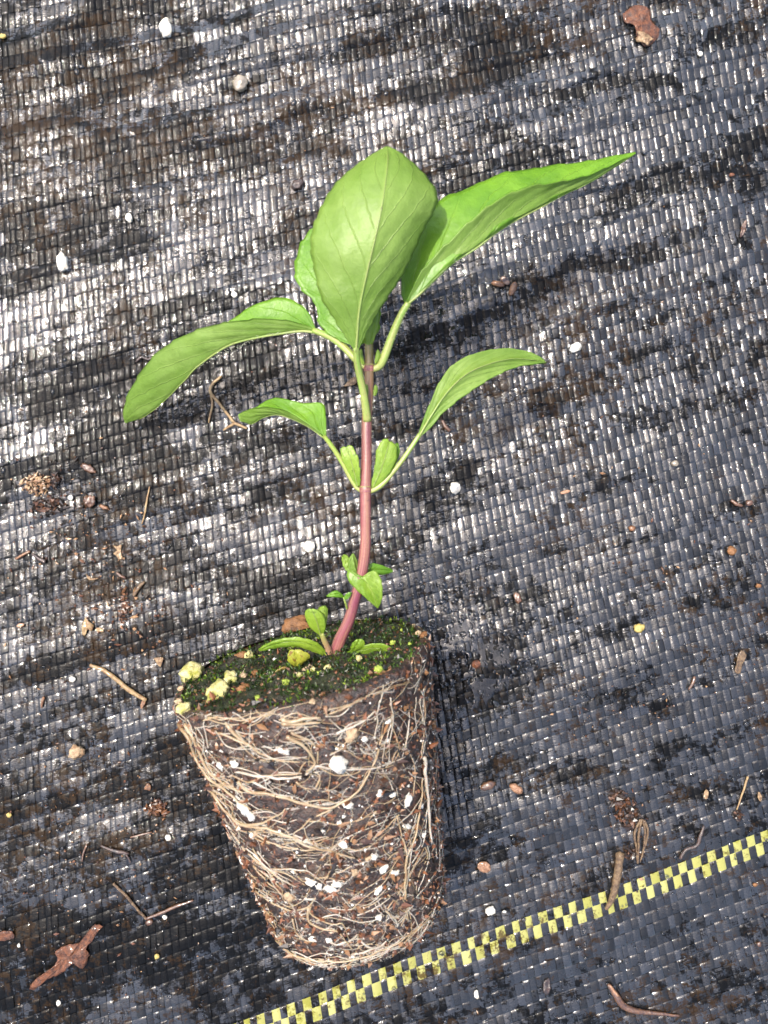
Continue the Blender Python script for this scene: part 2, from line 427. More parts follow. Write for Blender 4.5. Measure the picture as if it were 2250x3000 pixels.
M_stem = stalk_mat('purple_stem', [(0.0, (0.36, 0.16, 0.12)), (0.05, (0.27, 0.085, 0.095)), (0.22, (0.20, 0.05, 0.08)), (0.36, (0.24, 0.07, 0.07)),
                                   (0.56, (0.22, 0.06, 0.068)), (0.70, (0.15, 0.034, 0.05)), (0.78, (0.18, 0.07, 0.045)), (0.86, (0.19, 0.12, 0.05)), (0.93, (0.20, 0.19, 0.05)), (1.0, (0.26, 0.32, 0.08))])
M_petiole = stalk_mat('pale_petiole', [(0.0, (0.27, 0.33, 0.07)), (0.3, (0.26, 0.36, 0.07)), (1.0, (0.19, 0.32, 0.045))])
M_rib = stalk_mat('leaf_midrib', [(0.0, (0.24, 0.34, 0.075)), (0.3, (0.19, 0.31, 0.055)), (1.0, (0.15, 0.27, 0.035))])
M_petiole_pink = stalk_mat('pink_petiole', [(0.0, (0.45, 0.22, 0.16)), (0.45, (0.44, 0.28, 0.16)), (1.0, (0.36, 0.42, 0.10))])

# ------------------------------------------------------------------ leaves
def leaf(name, parent, mid, e1, e2, mats, face, n=64, m=11, bulge=(0.10, 0.10), thick=3.2, teeth=(14, 5.0), puff=3.4, nveins=6.0, label=None, rib=True, ribr=5.0):
    """mid, e1, e2: lists of (px, py, z) from leaf base to tip; face says which side turns to the camera"""
    M = catmull([tuple(W(*p)) for p in mid], n); A = catmull([tuple(W(*p)) for p in e1], n); B = catmull([tuple(W(*p)) for p in e2], n)
    t = np.linspace(0, 1, n)
    w = np.sin(np.pi * np.clip(t, 0, 1)) ** 0.4
    s = np.linspace(-1, 1, 2 * m + 1)
    P = np.empty((n, 2 * m + 1, 3))
    tan = np.gradient(M, axis=0); tan /= np.linalg.norm(tan, axis=1, keepdims=True)
    ph = R_.uniform(0, 1)
    saw = (t * teeth[0] + ph) % 1.0
    tooth = teeth[1] * S * (saw ** 1.5) * np.clip(np.sin(np.pi * t) * 3, 0, 1)
    for k, q in enumerate(s):
        E = A if q < 0 else B; b = bulge[0] if q < 0 else bulge[1]
        d = E - M; ln = np.linalg.norm(d, axis=1, keepdims=True)
        E2 = E + d / (ln + 1e-9) * tooth[:, None]
        d = E2 - M
        nn = np.cross(tan, d); nn /= (np.linalg.norm(nn, axis=1, keepdims=True) + 1e-12)
        if q < 0: nn = -nn
        aq = abs(q)
        P[:, k] = M + d * aq + nn * (ln * b * math.sin(math.pi * aq))
    # quilting between side veins
    dt = np.gradient(P, axis=0); ds = np.gradient(P, axis=1)
    N = np.cross(ds, dt); N /= (np.linalg.norm(N, axis=2, keepdims=True) + 1e-12)
    half = N[:, m:, 2].mean() if face == 'far' else N[:, :, 2].mean()
    sign = 1.0 if (half > 0) == (face in ('far', 'up')) else -1.0
    N = N * sign                                    # N points out of the upper side
    S_, T_ = np.meshgrid(np.abs(s), t)
    qv = T_ * nveins - 2.8 * S_ ** 0.85
    pf = puff * S * np.abs(np.sin(np.pi * (qv + 0.5))) * (np.clip(S_ * 4, 0, 1)) * (1 - S_ ** 4) * w[:, None]
    px_, py_ = P[..., 0] / S, P[..., 1] / S
    pf = pf + puff * 0.9 * S * vnoise(px_ / 75 + 3.3, py_ / 75 + P[..., 2] / S / 60, 31) * w[:, None]
    P = P + N * pf[..., None]
    dt = np.gradient(P, axis=0); ds = np.gradient(P, axis=1)
    N = np.cross(ds, dt); N /= (np.linalg.norm(N, axis=2, keepdims=True) + 1e-12); N *= sign
    th = thick * S * 0.5
    up, lo = P + N * th, P - N * th
    mm = 2 * m + 1; nv = n * mm
    V = np.vstack([up.reshape(-1, 3), lo.reshape(-1, 3)])
    i = np.arange(n - 1)[:, None] * mm; j = np.arange(mm - 1)[None, :]
    Q = np.stack([i + j, i + j + 1, i + mm + j + 1, i + mm + j], -1).reshape(-1, 4)
    if sign < 0: Q = Q[:, ::-1]
    ring = [k for k in range(mm)] + [r * mm + mm - 1 for r in range(1, n)] + [(n - 1) * mm + k for k in range(mm - 2, -1, -1)] + [r * mm for r in range(n - 2, 0, -1)]
    ring = np.array(ring); nx = np.roll(ring, -1)
    RQ = np.stack([ring, nx, nx + nv, ring + nv], -1)
    F = np.vstack([Q, Q[:, ::-1] + nv, RQ])
    fm = np.concatenate([np.zeros(len(Q)), np.ones(len(Q)), np.zeros(len(RQ))])
    uv = np.stack([T_, np.broadcast_to((s * 0.5 + 0.5)[None, :], T_.shape)], -1).reshape(-1, 2)
    o = link(name, new_mesh(name, V, F, list(mats), uvs=np.vstack([uv, uv]), fmat=fm), parent)
    if label: o['label'] = label
    if rib:
        rp = P[: int(n * 0.93), m] - N[: int(n * 0.93), m] * (th + 0.5 * S)
        rr = np.linspace(ribr * 0.62, 0.8, len(rp)) * S
        V2, F2, uv2 = tube_arrays(rp, rr, 7)
        link('midrib', new_mesh('midrib', V2, F2, [M_rib], uvs=uv2), o)
    return o

def hairs(name, parent, paths, mat, length=9, n=60, spread=1.0):
    """fine fuzz along a stalk: paths are lists of (px, py, z, radius)"""
    V, F = [], []
    for path in paths:
        Q = catmull([(*W(*p[:3]), p[3] * S) for p in path], n)
        for k in range(n):
            for _ in range(2):
                a = R_.uniform(0, 2 * math.pi); d = Vector((math.cos(a), math.sin(a), R_.uniform(-0.2, 0.6))).normalized()
                b = Vector(Q[k, :3]) + d * Q[k, 3] * 0.9
                tip = b + d * length * S * R_.uniform(0.5, 1.1)
                sd = d.cross(Vector((0, 0, 1))).normalized() * 0.5 * S
                up = Vector((0, 0, 0.5 * S)); i = len(V)
                V += [b - sd, b + sd, b + up, tip]; F += [(i, i + 1, i + 3), (i + 1, i + 2, i + 3), (i + 2, i, i + 3)]
    o = link(name, new_mesh(name, V, F, [mat], smooth=False), parent); o['kind'] = 'stuff'
    return o

plant = empty('basil_seedling', W(1000, 2050, 0)); PL = plant.matrix_basis.inverted()
tag(plant, 'young green basil plant with purple stem and bare root plug lying on black cloth', 'seedling')
plant.location = (0, 0, 0)      # base of the plug is moved below, parts are built in place

# stem
stem_pts = [(972, 1958, 318), (977, 1936, 324), (995, 1877, 345), (1022, 1818, 362), (1040, 1755, 378), (1058, 1692, 392), (1070, 1606, 405), (1071, 1515, 414), (1071, 1438, 420),
            (1074, 1334, 426), (1075, 1230, 430), (1081, 1131, 434), (1082, 1040, 438), (1080, 985, 440), (1079, 940, 440)]
srad = np.array([21, 19, 17, 16, 16.2, 16.0, 15.4, 15.6, 16.2, 15.0, 15.0, 13.5, 13.0, 12.0, 9.0]) * 0.86 * S
stem = tube('stem', [W(*p) for p in stem_pts], srad, M_stem, plant, sides=14, n=110)
# swollen joints where the leaf pairs leave the stem
for (px, py, z, r) in ((1071, 1434, 420, 17.5), (1082, 1078, 437, 15.5), (1057, 1694, 391, 16.8)):
    a = W(px, py + 9, z); b = W(px, py - 9, z); c = W(px, py, z)
    tube('stem_joint', [a, c, b], np.array([r * 0.84, r * 0.9, r * 0.84]) * S, M_stem, stem, sides=14, n=9)

def petiole(parent, pts, rad, mat=None, n=26, name='petiole'):
    return tube(name, [W(*p) for p in pts], np.array(rad) * S, mat or M_petiole, parent, sides=9, n=n, squash=0.85)

# big front leaf, pale underside turned to the camera
lfA = leaf('leaf', plant,
  mid=[(1043, 1030, 530), (1053, 905, 575), (1077, 788, 612), (1098, 700, 632), (1120, 600, 636), (1133, 510, 612), (1136, 465, 586), (1134, 430, 548)],
  e1=[(1038, 1028, 530), (990, 948, 548), (945, 872, 566), (918, 774, 580), (914, 698, 584), (935, 628, 580), (972, 556, 572), (1022, 506, 562), (1082, 462, 552), (1132, 430, 548)],
  e2=[(1048, 1028, 530), (1085, 948, 545), (1140, 862, 556), (1190, 785, 564), (1230, 690, 570), (1268, 620, 570), (1277, 570, 568), (1250, 522, 562), (1208, 482, 556), (1168, 448, 552), (1136, 430, 548)],
  mats=(M_top, M_und), face='under', bulge=(-0.10, -0.10), teeth=(16, 5), nveins=4, label='broad front leaf showing its pale underside', ribr=5)
petiole(lfA, [(1076, 1232, 436), (1068, 1170, 462), (1056, 1110, 486), (1046, 1060, 512), (1043, 1020, 532)], [11, 9.5, 9, 9, 7])

# right big leaf, folded lengthwise
lfB = leaf('leaf', plant,
  mid=[(1193, 895, 480), (1225, 868, 488), (1320, 778, 500), (1389, 728, 500), (1465, 676, 492), (1549, 624, 475), (1632, 582, 450), (1722, 534, 418), (1805, 488, 385), (1862, 449, 360)],
  e1=[(1190, 888, 486), (1235, 800, 504), (1330, 695, 520), (1408, 622, 524), (1478, 575, 518), (1560, 545, 500), (1640, 534, 472), (1720, 514, 438), (1800, 480, 396), (1862, 448, 362)],
  e2=[(1188, 892, 474), (1178, 850, 470), (1190, 760, 466), (1240, 655, 462), (1290, 590, 456), (1389, 545, 442), (1480, 508, 424), (1560, 496, 410), (1680, 480, 388), (1780, 463, 370), (1862, 446, 356)],
  mats=(M_top, M_und), face='far', bulge=(0.10, 0.06), teeth=(11, 5), nveins=6, label='long right leaf folded along its midrib', ribr=6)
petiole(lfB, [(1090, 1082, 438), (1112, 1072, 441), (1128, 1040, 448), (1150, 980, 460), (1176, 920, 474), (1196, 888, 482)], [8, 10.5, 10, 9.5, 9, 8])

# left big leaf, arching over to the cloth
lfC = leaf('leaf', plant,
  mid=[(925, 972, 386), (885, 967, 382), (830, 972, 372), (760, 985, 354), (700, 1000, 330), (635, 1030, 298), (575, 1075, 258), (540, 1115, 222), (500, 1155, 178), (450, 1200, 126), (410, 1224, 86), (370, 1238, 52)],
  e1=[(920, 962, 388), (880, 948, 394), (815, 936, 392), (745, 936, 378), (675, 944, 356), (610, 958, 326), (540, 984, 286), (470, 1028, 236), (415, 1090, 184), (378, 1152, 130), (362, 1205, 84), (366, 1238, 54)],
  e2=[(926, 966, 382), (905, 920, 366), (865, 884, 352), (825, 874, 344), (770, 884, 332), (715, 912, 314), (660, 950, 290), (590, 1000, 250), (520, 1070, 200), (455, 1140, 146), (400, 1205, 90), (368, 1237, 50)],
  mats=(M_top, M_und), face='far', bulge=(0.08, 0.10), teeth=(9, 4), nveins=6, label='long left leaf arching over to the cloth', ribr=6)
petiole(lfC, [(1074, 1074, 436), (1058, 1066, 432), (1034, 1044, 426), (1000, 1010, 416), (962, 984, 402), (918, 968, 386)], [8, 9.5, 9.5, 9.5, 9, 7.5])

# small lower left leaf with a curled tip
lfD = leaf('leaf', plant,
  mid=[(954, 1284, 290), (938, 1272, 286), (902, 1247, 270), (848, 1222, 248), (804, 1212, 226), (768, 1220, 200), (736, 1240, 172), (706, 1234, 152)],
  e1=[(952, 1282, 292), (934, 1264, 292), (895, 1236, 282), (845, 1204, 268), (800, 1194, 248), (760, 1194, 222), (722, 1202, 186), (699, 1214, 156)],
  e2=[(956, 1280, 288), (954, 1230, 276), (948, 1186, 262), (915, 1181, 250), (878, 1181, 240), (828, 1168, 222), (790, 1170, 200), (752, 1192, 176), (704, 1218, 152)],
  mats=(M_top, M_und), face='far', bulge=(0.12, 0.10), teeth=(6, 2), nveins=5, n=44, label='small lower left leaf with its tip curled under', ribr=4)
petiole(lfD, [(1064, 1440, 418), (1046, 1428, 412), (1026, 1396, 396), (1000, 1350, 362), (974, 1310, 322), (950, 1278, 290)], [6, 7, 6.5, 6.5, 6.5, 5.5])

# lower right leaf, underside up
lfE = leaf('leaf', plant,
  mid=[(1228, 1276, 432), (1262, 1220, 430), (1310, 1150, 424), (1365, 1098, 412), (1430, 1068, 394), (1500, 1052, 370), (1560, 1055, 348), (1601, 1062, 332)],
  e1=[(1226, 1274, 432), (1241, 1230, 428), (1266, 1168, 420), (1290, 1117, 412), (1326, 1070, 402), (1380, 1040, 390), (1430, 1027, 378), (1480, 1021, 364), (1538, 1028, 350), (1580, 1044, 340), (1600, 1060, 332)],
  e2=[(1230, 1280, 430), (1260, 1254, 428), (1290, 1217, 426), (1336, 1176, 420), (1382, 1144, 410), (1428, 1114, 396), (1480, 1087, 378), (1515, 1074, 364), (1562, 1066, 346), (1600, 1064, 332)],
  mats=(M_top, M_und), face='under', bulge=(0.10, 0.10), teeth=(8, 2), nveins=5, n=52, label='lower right leaf with its pale underside up', ribr=4)
petiole(lfE, [(1078, 1440, 420), (1094, 1436, 422), (1118, 1420, 424), (1150, 1384, 428), (1186, 1338, 431), (1230, 1272, 433)], [6, 7, 6, 6, 6, 5.5])

# leaf behind the front one
lfF = leaf('leaf', plant,
  mid=[(1050, 1010, 440), (1040, 940, 425), (1030, 860, 405), (1028, 780, 385), (1040, 700, 366), (1060, 640, 352)],
  e1=[(1040, 1016, 440), (985, 990, 424), (938, 950, 410), (926, 888, 398), (884, 846, 388), (866, 800, 382), (876, 735, 374), (912, 675, 366), (980, 640, 358), (1058, 638, 352)],
  e2=[(1060, 1010, 440), (1104, 975, 425), (1114, 905, 412), (1140, 860, 402), (1160, 820, 395), (1175, 760, 385), (1165, 700, 372), (1120, 655, 360), (1062, 638, 352)],
  mats=(M_top, M_und), face='up', bulge=(-0.08, -0.08), teeth=(12, 6), nveins=5, n=52, label='leaf half hidden behind the broad front leaf', ribr=4)
# folded tip leaves in the growing point
leaf('shoot_leaf', plant, mid=[(1078, 1010, 452), (1088, 960, 470), (1098, 900, 480), (1110, 850, 478)],
     e1=[(1070, 1008, 455), (1070, 950, 476), (1084, 895, 486), (1108, 850, 480)], e2=[(1092, 1008, 450), (1108, 955, 462), (1112, 900, 468), (1112, 852, 476)],
     mats=(M_young, M_young), face='up', bulge=(0.25, 0.25), teeth=(5, 1), n=24, m=6, rib=False)
for q in (((1064, 1068, 446), (1056, 1045, 452), (1058, 1022, 456), 9), ((1100, 1066, 446), (1108, 1044, 452), (1106, 1024, 454), 9),
          ((1068, 1185, 448), (1072, 1150, 452), (1074, 1126, 450), 8), ((1097, 1160, 440), (1101, 1140, 442), (1100, 1128, 442), 6)):
    a, b, c, w_ = q
    leaf('bud_leaf', plant, mid=[a, b, c], e1=[(a[0] - 2, a[1], a[2]), (b[0] - w_ * .8, b[1], b[2] - 3), (c[0] - 1, c[1], c[2])],
         e2=[(a[0] + 2, a[1], a[2]), (b[0] + w_ * .8, b[1], b[2] - 3), (c[0] + 1, c[1], c[2])], mats=(M_young, M_young), face='up', bulge=(0.2, 0.2), teeth=(3, .5), n=14, m=4, rib=False, thick=3)

# little side shoots at the middle joint
leaf('side_shoot_leaf', plant, mid=[(1048, 1425, 424), (1038, 1380, 434), (1026, 1338, 442), (1014, 1310, 444)],
     e1=[(1044, 1424, 424), (1022, 1380, 432), (1004, 1340, 438), (1001, 1316, 440), (1008, 1308, 442)], e2=[(1054, 1424, 424), (1054, 1384, 438), (1047, 1340, 446), (1030, 1308, 446), (1020, 1306, 444)],
     mats=(M_young, M_young), face='under', bulge=(-0.15, -0.15), teeth=(4, 3), n=26, m=6, nveins=4, ribr=2.5)
leaf('side_shoot_leaf', plant, mid=[(1092, 1428, 424), (1112, 1385, 436), (1128, 1340, 444), (1140, 1294, 444)],
     e1=[(1088, 1428, 424), (1098, 1372, 436), (1106, 1318, 444), (1124, 1290, 446), (1136, 1286, 444)], e2=[(1098, 1428, 424), (1138, 1390, 432), (1158, 1348, 438), (1160, 1312, 440), (1146, 1294, 442)],
     mats=(M_young, M_young), face='under', bulge=(-0.15, -0.15), teeth=(4, 3), n=26, m=6, nveins=4, ribr=2.5)
leaf('side_shoot_leaf', plant, mid=[(1112, 1412, 420), (1146, 1370, 426), (1160, 1330, 430), (1164, 1298, 430)],
     e1=[(1110, 1410, 420), (1140, 1366, 424), (1152, 1326, 428), (1160, 1298, 430)], e2=[(1114, 1412, 420), (1154, 1366, 420), (1168, 1330, 424), (1167, 1297, 430)],
     mats=(M_top, M_young), face='up', bulge=(0.1, 0.1), teeth=(3, 2), n=18, m=4, nveins=4, rib=False)
# leaves round the lower joint
leaf('side_shoot_leaf', plant, mid=[(1056, 1692, 412), (1072, 1706, 416), (1092, 1736, 410), (1107, 1781, 394)],
     e1=[(1052, 1692, 410), (1022, 1672, 400), (1020, 1698, 402), (1046, 1728, 400), (1080, 1758, 396), (1105, 1780, 394)], e2=[(1060, 1690, 412), (1096, 1674, 414), (1116, 1702, 412), (1120, 1745, 404), (1110, 1778, 394)],
     mats=(M_young, M_und), face='up', bulge=(-0.12, -0.12), teeth=(6, 2), n=34, m=8, nveins=4, puff=3, rib=False, label='speckled yellow green leaf across the stem')
leaf('side_shoot_leaf', plant, mid=[(1050, 1690, 396), (1040, 1664, 402), (1034, 1640, 404), (1034, 1622, 402)],
     e1=[(1047, 1690, 396), (1024, 1672, 398), (1022, 1642, 402), (1032, 1622, 402)], e2=[(1054, 1688, 394), (1048, 1662, 392), (1044, 1640, 396), (1036, 1621, 402)],
     mats=(M_young, M_und), face='under', bulge=(0.15, 0.15), teeth=(3, 1), n=20, m=5, nveins=4, rib=False)
leaf('side_shoot_leaf', plant, mid=[(1030, 1680, 386), (1016, 1656, 388), (1004, 1628, 390)],
     e1=[(1028, 1682, 386), (1008, 1660, 386), (1001, 1630, 390)], e2=[(1034, 1678, 386), (1028, 1650, 388), (1016, 1628, 390), (1006, 1626, 390)],
     mats=(M_young, M_und), face='up', bulge=(0.1, 0.1), teeth=(3, 1), n=18, m=4, nveins=4, rib=False)
leaf('side_shoot_leaf', plant, mid=[(1066, 1682, 376), (1090, 1668, 372), (1120, 1668, 364), (1150, 1672, 352)],
     e1=[(1066, 1678, 378), (1086, 1652, 376), (1116, 1658, 366), (1148, 1671, 352)], e2=[(1066, 1686, 374), (1092, 1682, 366), (1124, 1680, 358), (1150, 1674, 352)],
     mats=(M_top, M_und), face='up', bulge=(-0.15, -0.12), teeth=(4, 1.5), n=24, m=5, nveins=4, rib=False)

# leaves at the foot of the stem
lf = leaf('seed_leaf', plant, mid=[(956, 1918, 345), (925, 1892, 362), (870, 1878, 376), (810, 1884, 372), (758, 1903, 356)],
     e1=[(952, 1920, 344), (915, 1906, 356), (868, 1892, 364), (808, 1896, 362), (760, 1906, 354)], e2=[(956, 1912, 346), (925, 1882, 366), (872, 1868, 378), (808, 1876, 376), (758, 1900, 358)],
     mats=(M_young, M_und), face='up', bulge=(-0.1, -0.1), teeth=(7, 2), n=36, m=5, nveins=5, rib=False, label='long narrow leaf left of the stem foot')
lf = leaf('seed_leaf', plant, mid=[(942, 1862, 396), (934, 1840, 410), (926, 1812, 420), (912, 1784, 424)],
     e1=[(938, 1862, 396), (910, 1838, 402), (898, 1812, 410), (896, 1790, 418), (908, 1783, 424)], e2=[(946, 1861, 396), (952, 1840, 406), (950, 1812, 414), (934, 1790, 422), (916, 1784, 424)],
     mats=(M_young, M_young), face='under', bulge=(-0.12, -0.12), teeth=(3, 1), n=26, m=6, nveins=4, ribr=3)
petiole(lf, [(966, 1918, 345), (960, 1898, 362), (950, 1876, 382), (942, 1856, 398)], [10, 7.5, 7, 6], M_petiole_pink, n=14)
leaf('seed_leaf', plant, mid=[(950, 1836, 396), (950, 1806, 404), (952, 1776, 406)], e1=[(944, 1836, 398), (930, 1804, 406), (934, 1782, 408), (950, 1775, 406)],
     e2=[(954, 1834, 394), (958, 1806, 396), (958, 1784, 402), (954, 1775, 406)], mats=(M_young, M_und), face='up', bulge=(0.1, 0.1), teeth=(3, 1), n=18, m=4, nveins=4, rib=False)
leaf('seed_leaf', plant, mid=[(1014, 1916, 350), (1050, 1906, 366), (1096, 1900, 376), (1148, 1902, 376)],
     e1=[(1014, 1920, 348), (1052, 1918, 360), (1100, 1914, 366), (1146, 1906, 374)], e2=[(1014, 1912, 350), (1048, 1896, 370), (1098, 1887, 382), (1130, 1890, 382), (1148, 1899, 378)],
     mats=(M_young, M_und), face='up', bulge=(-0.1, -0.1), teeth=(5, 1.5), n=30, m=5, nveins=5, rib=False, label='long narrow leaf right of the stem foot')
leaf('seed_leaf', plant, mid=[(1032, 1908, 362), (1042, 1890, 376), (1054, 1872, 384)], e1=[(1028, 1908, 362), (1034, 1886, 376), (1046, 1872, 384)],
     e2=[(1040, 1906, 362), (1062, 1896, 374), (1066, 1880, 382), (1058, 1871, 384)], mats=(M_young, M_young), face='up', bulge=(-0.1, -0.1), teeth=(3, 2), n=18, m=4, nveins=4, rib=False)
leaf('seed_leaf', plant, mid=[(868, 1952, 372), (868, 1930, 386), (862, 1906, 392)], e1=[(864, 1952, 372), (846, 1934, 380), (848, 1910, 388), (860, 1903, 392)],
     e2=[(874, 1952, 372), (892, 1936, 376), (906, 1920, 382), (886, 1908, 390), (866, 1903, 392)], mats=(M_yellowleaf, M_yellowleaf), face='up', bulge=(-0.15, -0.15), teeth=(4, 2), n=22, m=6, nveins=4, rib=False, label='small yellowing leaf on the moss')
leaf('seed_leaf', plant, mid=[(864, 1958, 386), (830, 1964, 398), (794, 1980, 400)], e1=[(862, 1954, 388), (828, 1954, 402), (796, 1974, 402)],
     e2=[(864, 1964, 384), (832, 1978, 390), (794, 1983, 398)], mats=(M_dead, M_dead), face='up', bulge=(-0.15, -0.15), teeth=(4, 1), n=22, m=5, nveins=4, rib=False, label='wilted brownish leaf on the moss')

hairs('stalk_hairs', plant, [
   [(1112, 1072, 441, 9), (1150, 980, 460, 9), (1196, 888, 482, 8)],
   [(1058, 1066, 432, 9), (1000, 1010, 416, 9), (918, 968, 386, 8)],
   [(1223, 870, 488, 4), (1389, 729, 500, 4), (1632, 583, 450, 3)],
   [(880, 967, 382, 4), (760, 985, 354, 4), (575, 1075, 258, 3)],
   [(1071, 1438, 420, 14), (1074, 1334, 426, 13), (1081, 1131, 434, 12)],
   [(1058, 1692, 392, 14), (1070, 1606, 405, 13.5), (1071, 1515, 414, 13.5)]], simple('pale_hair', (0.55, 0.58, 0.42), 0.4), length=7)

# ------------------------------------------------------------------ root plug
R1, R2, LL_ = 332.0, 222.0, 752.0
elev = math.asin((R1 - R2) / LL_)
head = Vector((-math.sin(math.radians(12.3)), math.cos(math.radians(12.3)), 0))    # from the narrow to the wide end
ax = (head * math.cos(elev) + Vector((0, 0, math.sin(elev)))).normalized()
upv = (Vector((0, 0, 1)) - ax * ax.z).normalized()
sdv = ax.cross(upv).normalized()
zc = R1 * math.cos(elev) + 4
Ctop = W(884, 1936, zc)
Cbot = Ctop - ax * LL_ * S

def plug_r(s):
    """radius at s px from the narrow end, corners rounded"""
    r = R2 + (R1 - R2) * s / LL_
    rc = 90.0
    k = np.clip((rc - s) / rc, 0, 1); r = r - rc * (1 - np.sqrt(np.clip(1 - k * k, 0, 1)))
    k2 = np.clip((s - (LL_ - 24)) / 24.0, 0, 1); r = r - 24 * (1 - np.sqrt(np.clip(1 - k2 * k2, 0, 1)))
    return r
def plug_pt(s, phi, off=0.0):
    """s, phi, off arrays -> n x 3 metres; phi 0 is the upper side"""
    c, sn = np.cos(phi), np.sin(phi)
    ex = 2.5
    sq = (np.abs(c) ** ex + np.abs(sn) ** ex) ** (-1.0 / ex)
    r = plug_r(s) * (1 + (sq - 1) * 0.45) + off
    # keep the underside from sinking into the cloth
    P = np.array(Cbot)[None, :] + np.array(ax)[None, :] * (s * S)[:, None] + (r * S)[:, None] * (c[:, None] * np.array(upv)[None, :] + sn[:, None] * np.array(sdv)[None, :])
    P[:, 2] = np.maximum(P[:, 2], -4 * S)
    return P

def soil_mat(name):
    t = NT(name); ob = t.coord('Object')
    a = t.noise(ob, PXF / 34, 5, 0.7); b = t.noise(t.mapping(ob, loc=(2, 3, 4)), PXF / 10, 4, 0.7); g = t.noise(t.mapping(ob, loc=(5, 1, 2)), PXF / 90, 3, 0.6)
    c = t.ramp(b, [(0.32, (0.006, 0.004, 0.003)), (0.48, (0.022, 0.009, 0.005)), (0.60, (0.085, 0.030, 0.012)), (0.74, (0.20, 0.08, 0.03))])
    c = t.mix(t.ramp(a, [(0.38, 0.75), (0.60, 0.0)]), c, (0.012, 0.007, 0.005))
    c = t.mix(t.math('MULTIPLY', t.ramp(g, [(0.5, 0), (0.7, 1)]), 0.35), c, (0.15, 0.10, 0.06))
    h = t.math('ADD', t.math('MULTIPLY', a, 1.2), b)
    t.set(Base_Color=c, Roughness=0.45, Normal=t.bump(h, 0.9, 7 * S)); t.p.inputs['Specular IOR Level'].default_value = 0.6
    return t.m
M_soil = soil_mat('wet_potting_soil')

ns, nph = 190, 300
sg = np.concatenate([np.linspace(0, 60, 24), np.linspace(64, LL_ - 30, ns - 34), np.linspace(LL_ - 26, LL_, 10)])
phg = np.linspace(-math.pi, math.pi, nph, endpoint=False)
SS, PP = np.meshgrid(sg, phg, indexing='ij'); SSf, PPf = SS.ravel(), PP.ravel()
base = plug_pt(SSf, PPf)
def soil_disp(P):
    q = P / S
    out = np.empty(len(q))
    for i, p in enumerate(q):
        v = Vector(p)
        out[i] = 5.0 * noise.noise(v / 46.0) + 4.0 * noise.noise(v / 17.0 + Vector((9, 2, 4))) + 2.6 * noise.noise(v / 7.5)
    return out
disp = soil_disp(base)
PV = plug_pt(SSf, PPf, disp)
i = np.arange(len(sg) - 1)[:, None] * nph; j = np.arange(nph)[None, :]; j2 = (j + 1) % nph
PF = np.stack([i + j, i + j2, i + nph + j2, i + nph + j], -1).reshape(-1, 4)[:, ::-1]
nvp = len(PV)
PV2 = np.vstack([PV, np.array(Cbot + ax * 2 * S), np.array(Ctop - ax * 10 * S)])
faces = [tuple(f) for f in PF] + [(k, (k + 1) % nph, nvp) for k in range(nph)]
# upper face: rings running in to the centre, lumpy
root_ball = link('root_ball', new_mesh('root_ball', PV2, faces, [M_soil]), plant)
root_ball['label'] = 'tapered plug of brown soil wrapped in pale roots'

# moss covered face of the plug
nr, na = 46, 220
rr = np.linspace(0.02, 1.0, nr); aa = np.linspace(-math.pi, math.pi, na, endpoint=False)
RR, AA = np.meshgrid(rr, aa, indexing='ij'); RRf, AAf = RR.ravel(), AA.ravel()
rim = plug_pt(np.full(len(AAf), LL_ - 6.0), AAf, -3.0)
TP = np.array(Ctop)[None, :] + (rim - np.array(Ctop)[None, :]) * RRf[:, None]
lump = np.array([17 * noise.noise(Vector(p) / S / 70.0) + 7 * noise.noise(Vector(p) / S / 24.0 + Vector((3, 3, 3))) + 3.5 * noise.noise(Vector(p) / S / 9.0) for p in TP])
TP = TP + np.array(ax)[None, :] * ((lump * np.clip((1 - RRf) * 6, 0.25, 1) - 2) * S)[:, None]
i = np.arange(nr - 1)[:, None] * na; j = np.arange(na)[None, :]; j2 = (j + 1) % na
TF = np.stack([i + j, i + j2, i + na + j2, i + na + j], -1).reshape(-1, 4)
def moss_bed_mat():
    t = NT('dark_moss_bed'); ob = t.coord('Object')
    a = t.noise(ob, PXF / 60, 4, 0.65); b = t.noise(ob, PXF / 9, 4, 0.7)
    c = t.ramp(b, [(0.32, (0.004, 0.006, 0.002)), (0.52, (0.018, 0.024, 0.005)), (0.70, (0.06, 0.06, 0.012))])
    c = t.mix(t.ramp(a, [(0.48, 0), (0.62, 0.85)]), c, (0.022, 0.012, 0.006))
    t.set(Base_Color=c, Roughness=0.5, Normal=t.bump(b, 0.9, 8 * S)); return t.m
bed = link('moss_bed', new_mesh('moss_bed', TP, TF, [moss_bed_mat()]), root_ball)

def col_mat(name, rough=0.5, spec=0.5, trans=0.0, tmul=1.0, coat=0.0):
    t = NT(name); at = t.node('ShaderNodeAttribute'); at.attribute_name = 'Col'
    t.set(Base_Color=at.outputs['Color'], Roughness=rough); t.p.inputs['Specular IOR Level'].default_value = spec
    if coat: t.p.inputs['Coat Weight'].default_value = coat; t.p.inputs['Coat Roughness'].default_value = 0.06
    if trans:
        tr = t.node('ShaderNodeBsdfTranslucent'); t.l.new(at.outputs['Color'], tr.inputs[0])
        mx = t.node('ShaderNodeMixShader'); mx.inputs[0].default_value = trans
        t.l.new(t.p.outputs[0], mx.inputs[1]); t.l.new(tr.outputs[0], mx.inputs[2]); t.l.new(mx.outputs[0], t.out.inputs[0])
    return t.m
M_crumb = col_mat('crumbs', 0.4, 0.6); M_moss = col_mat('moss_leaves', 0.4, 0.5, 0.3)

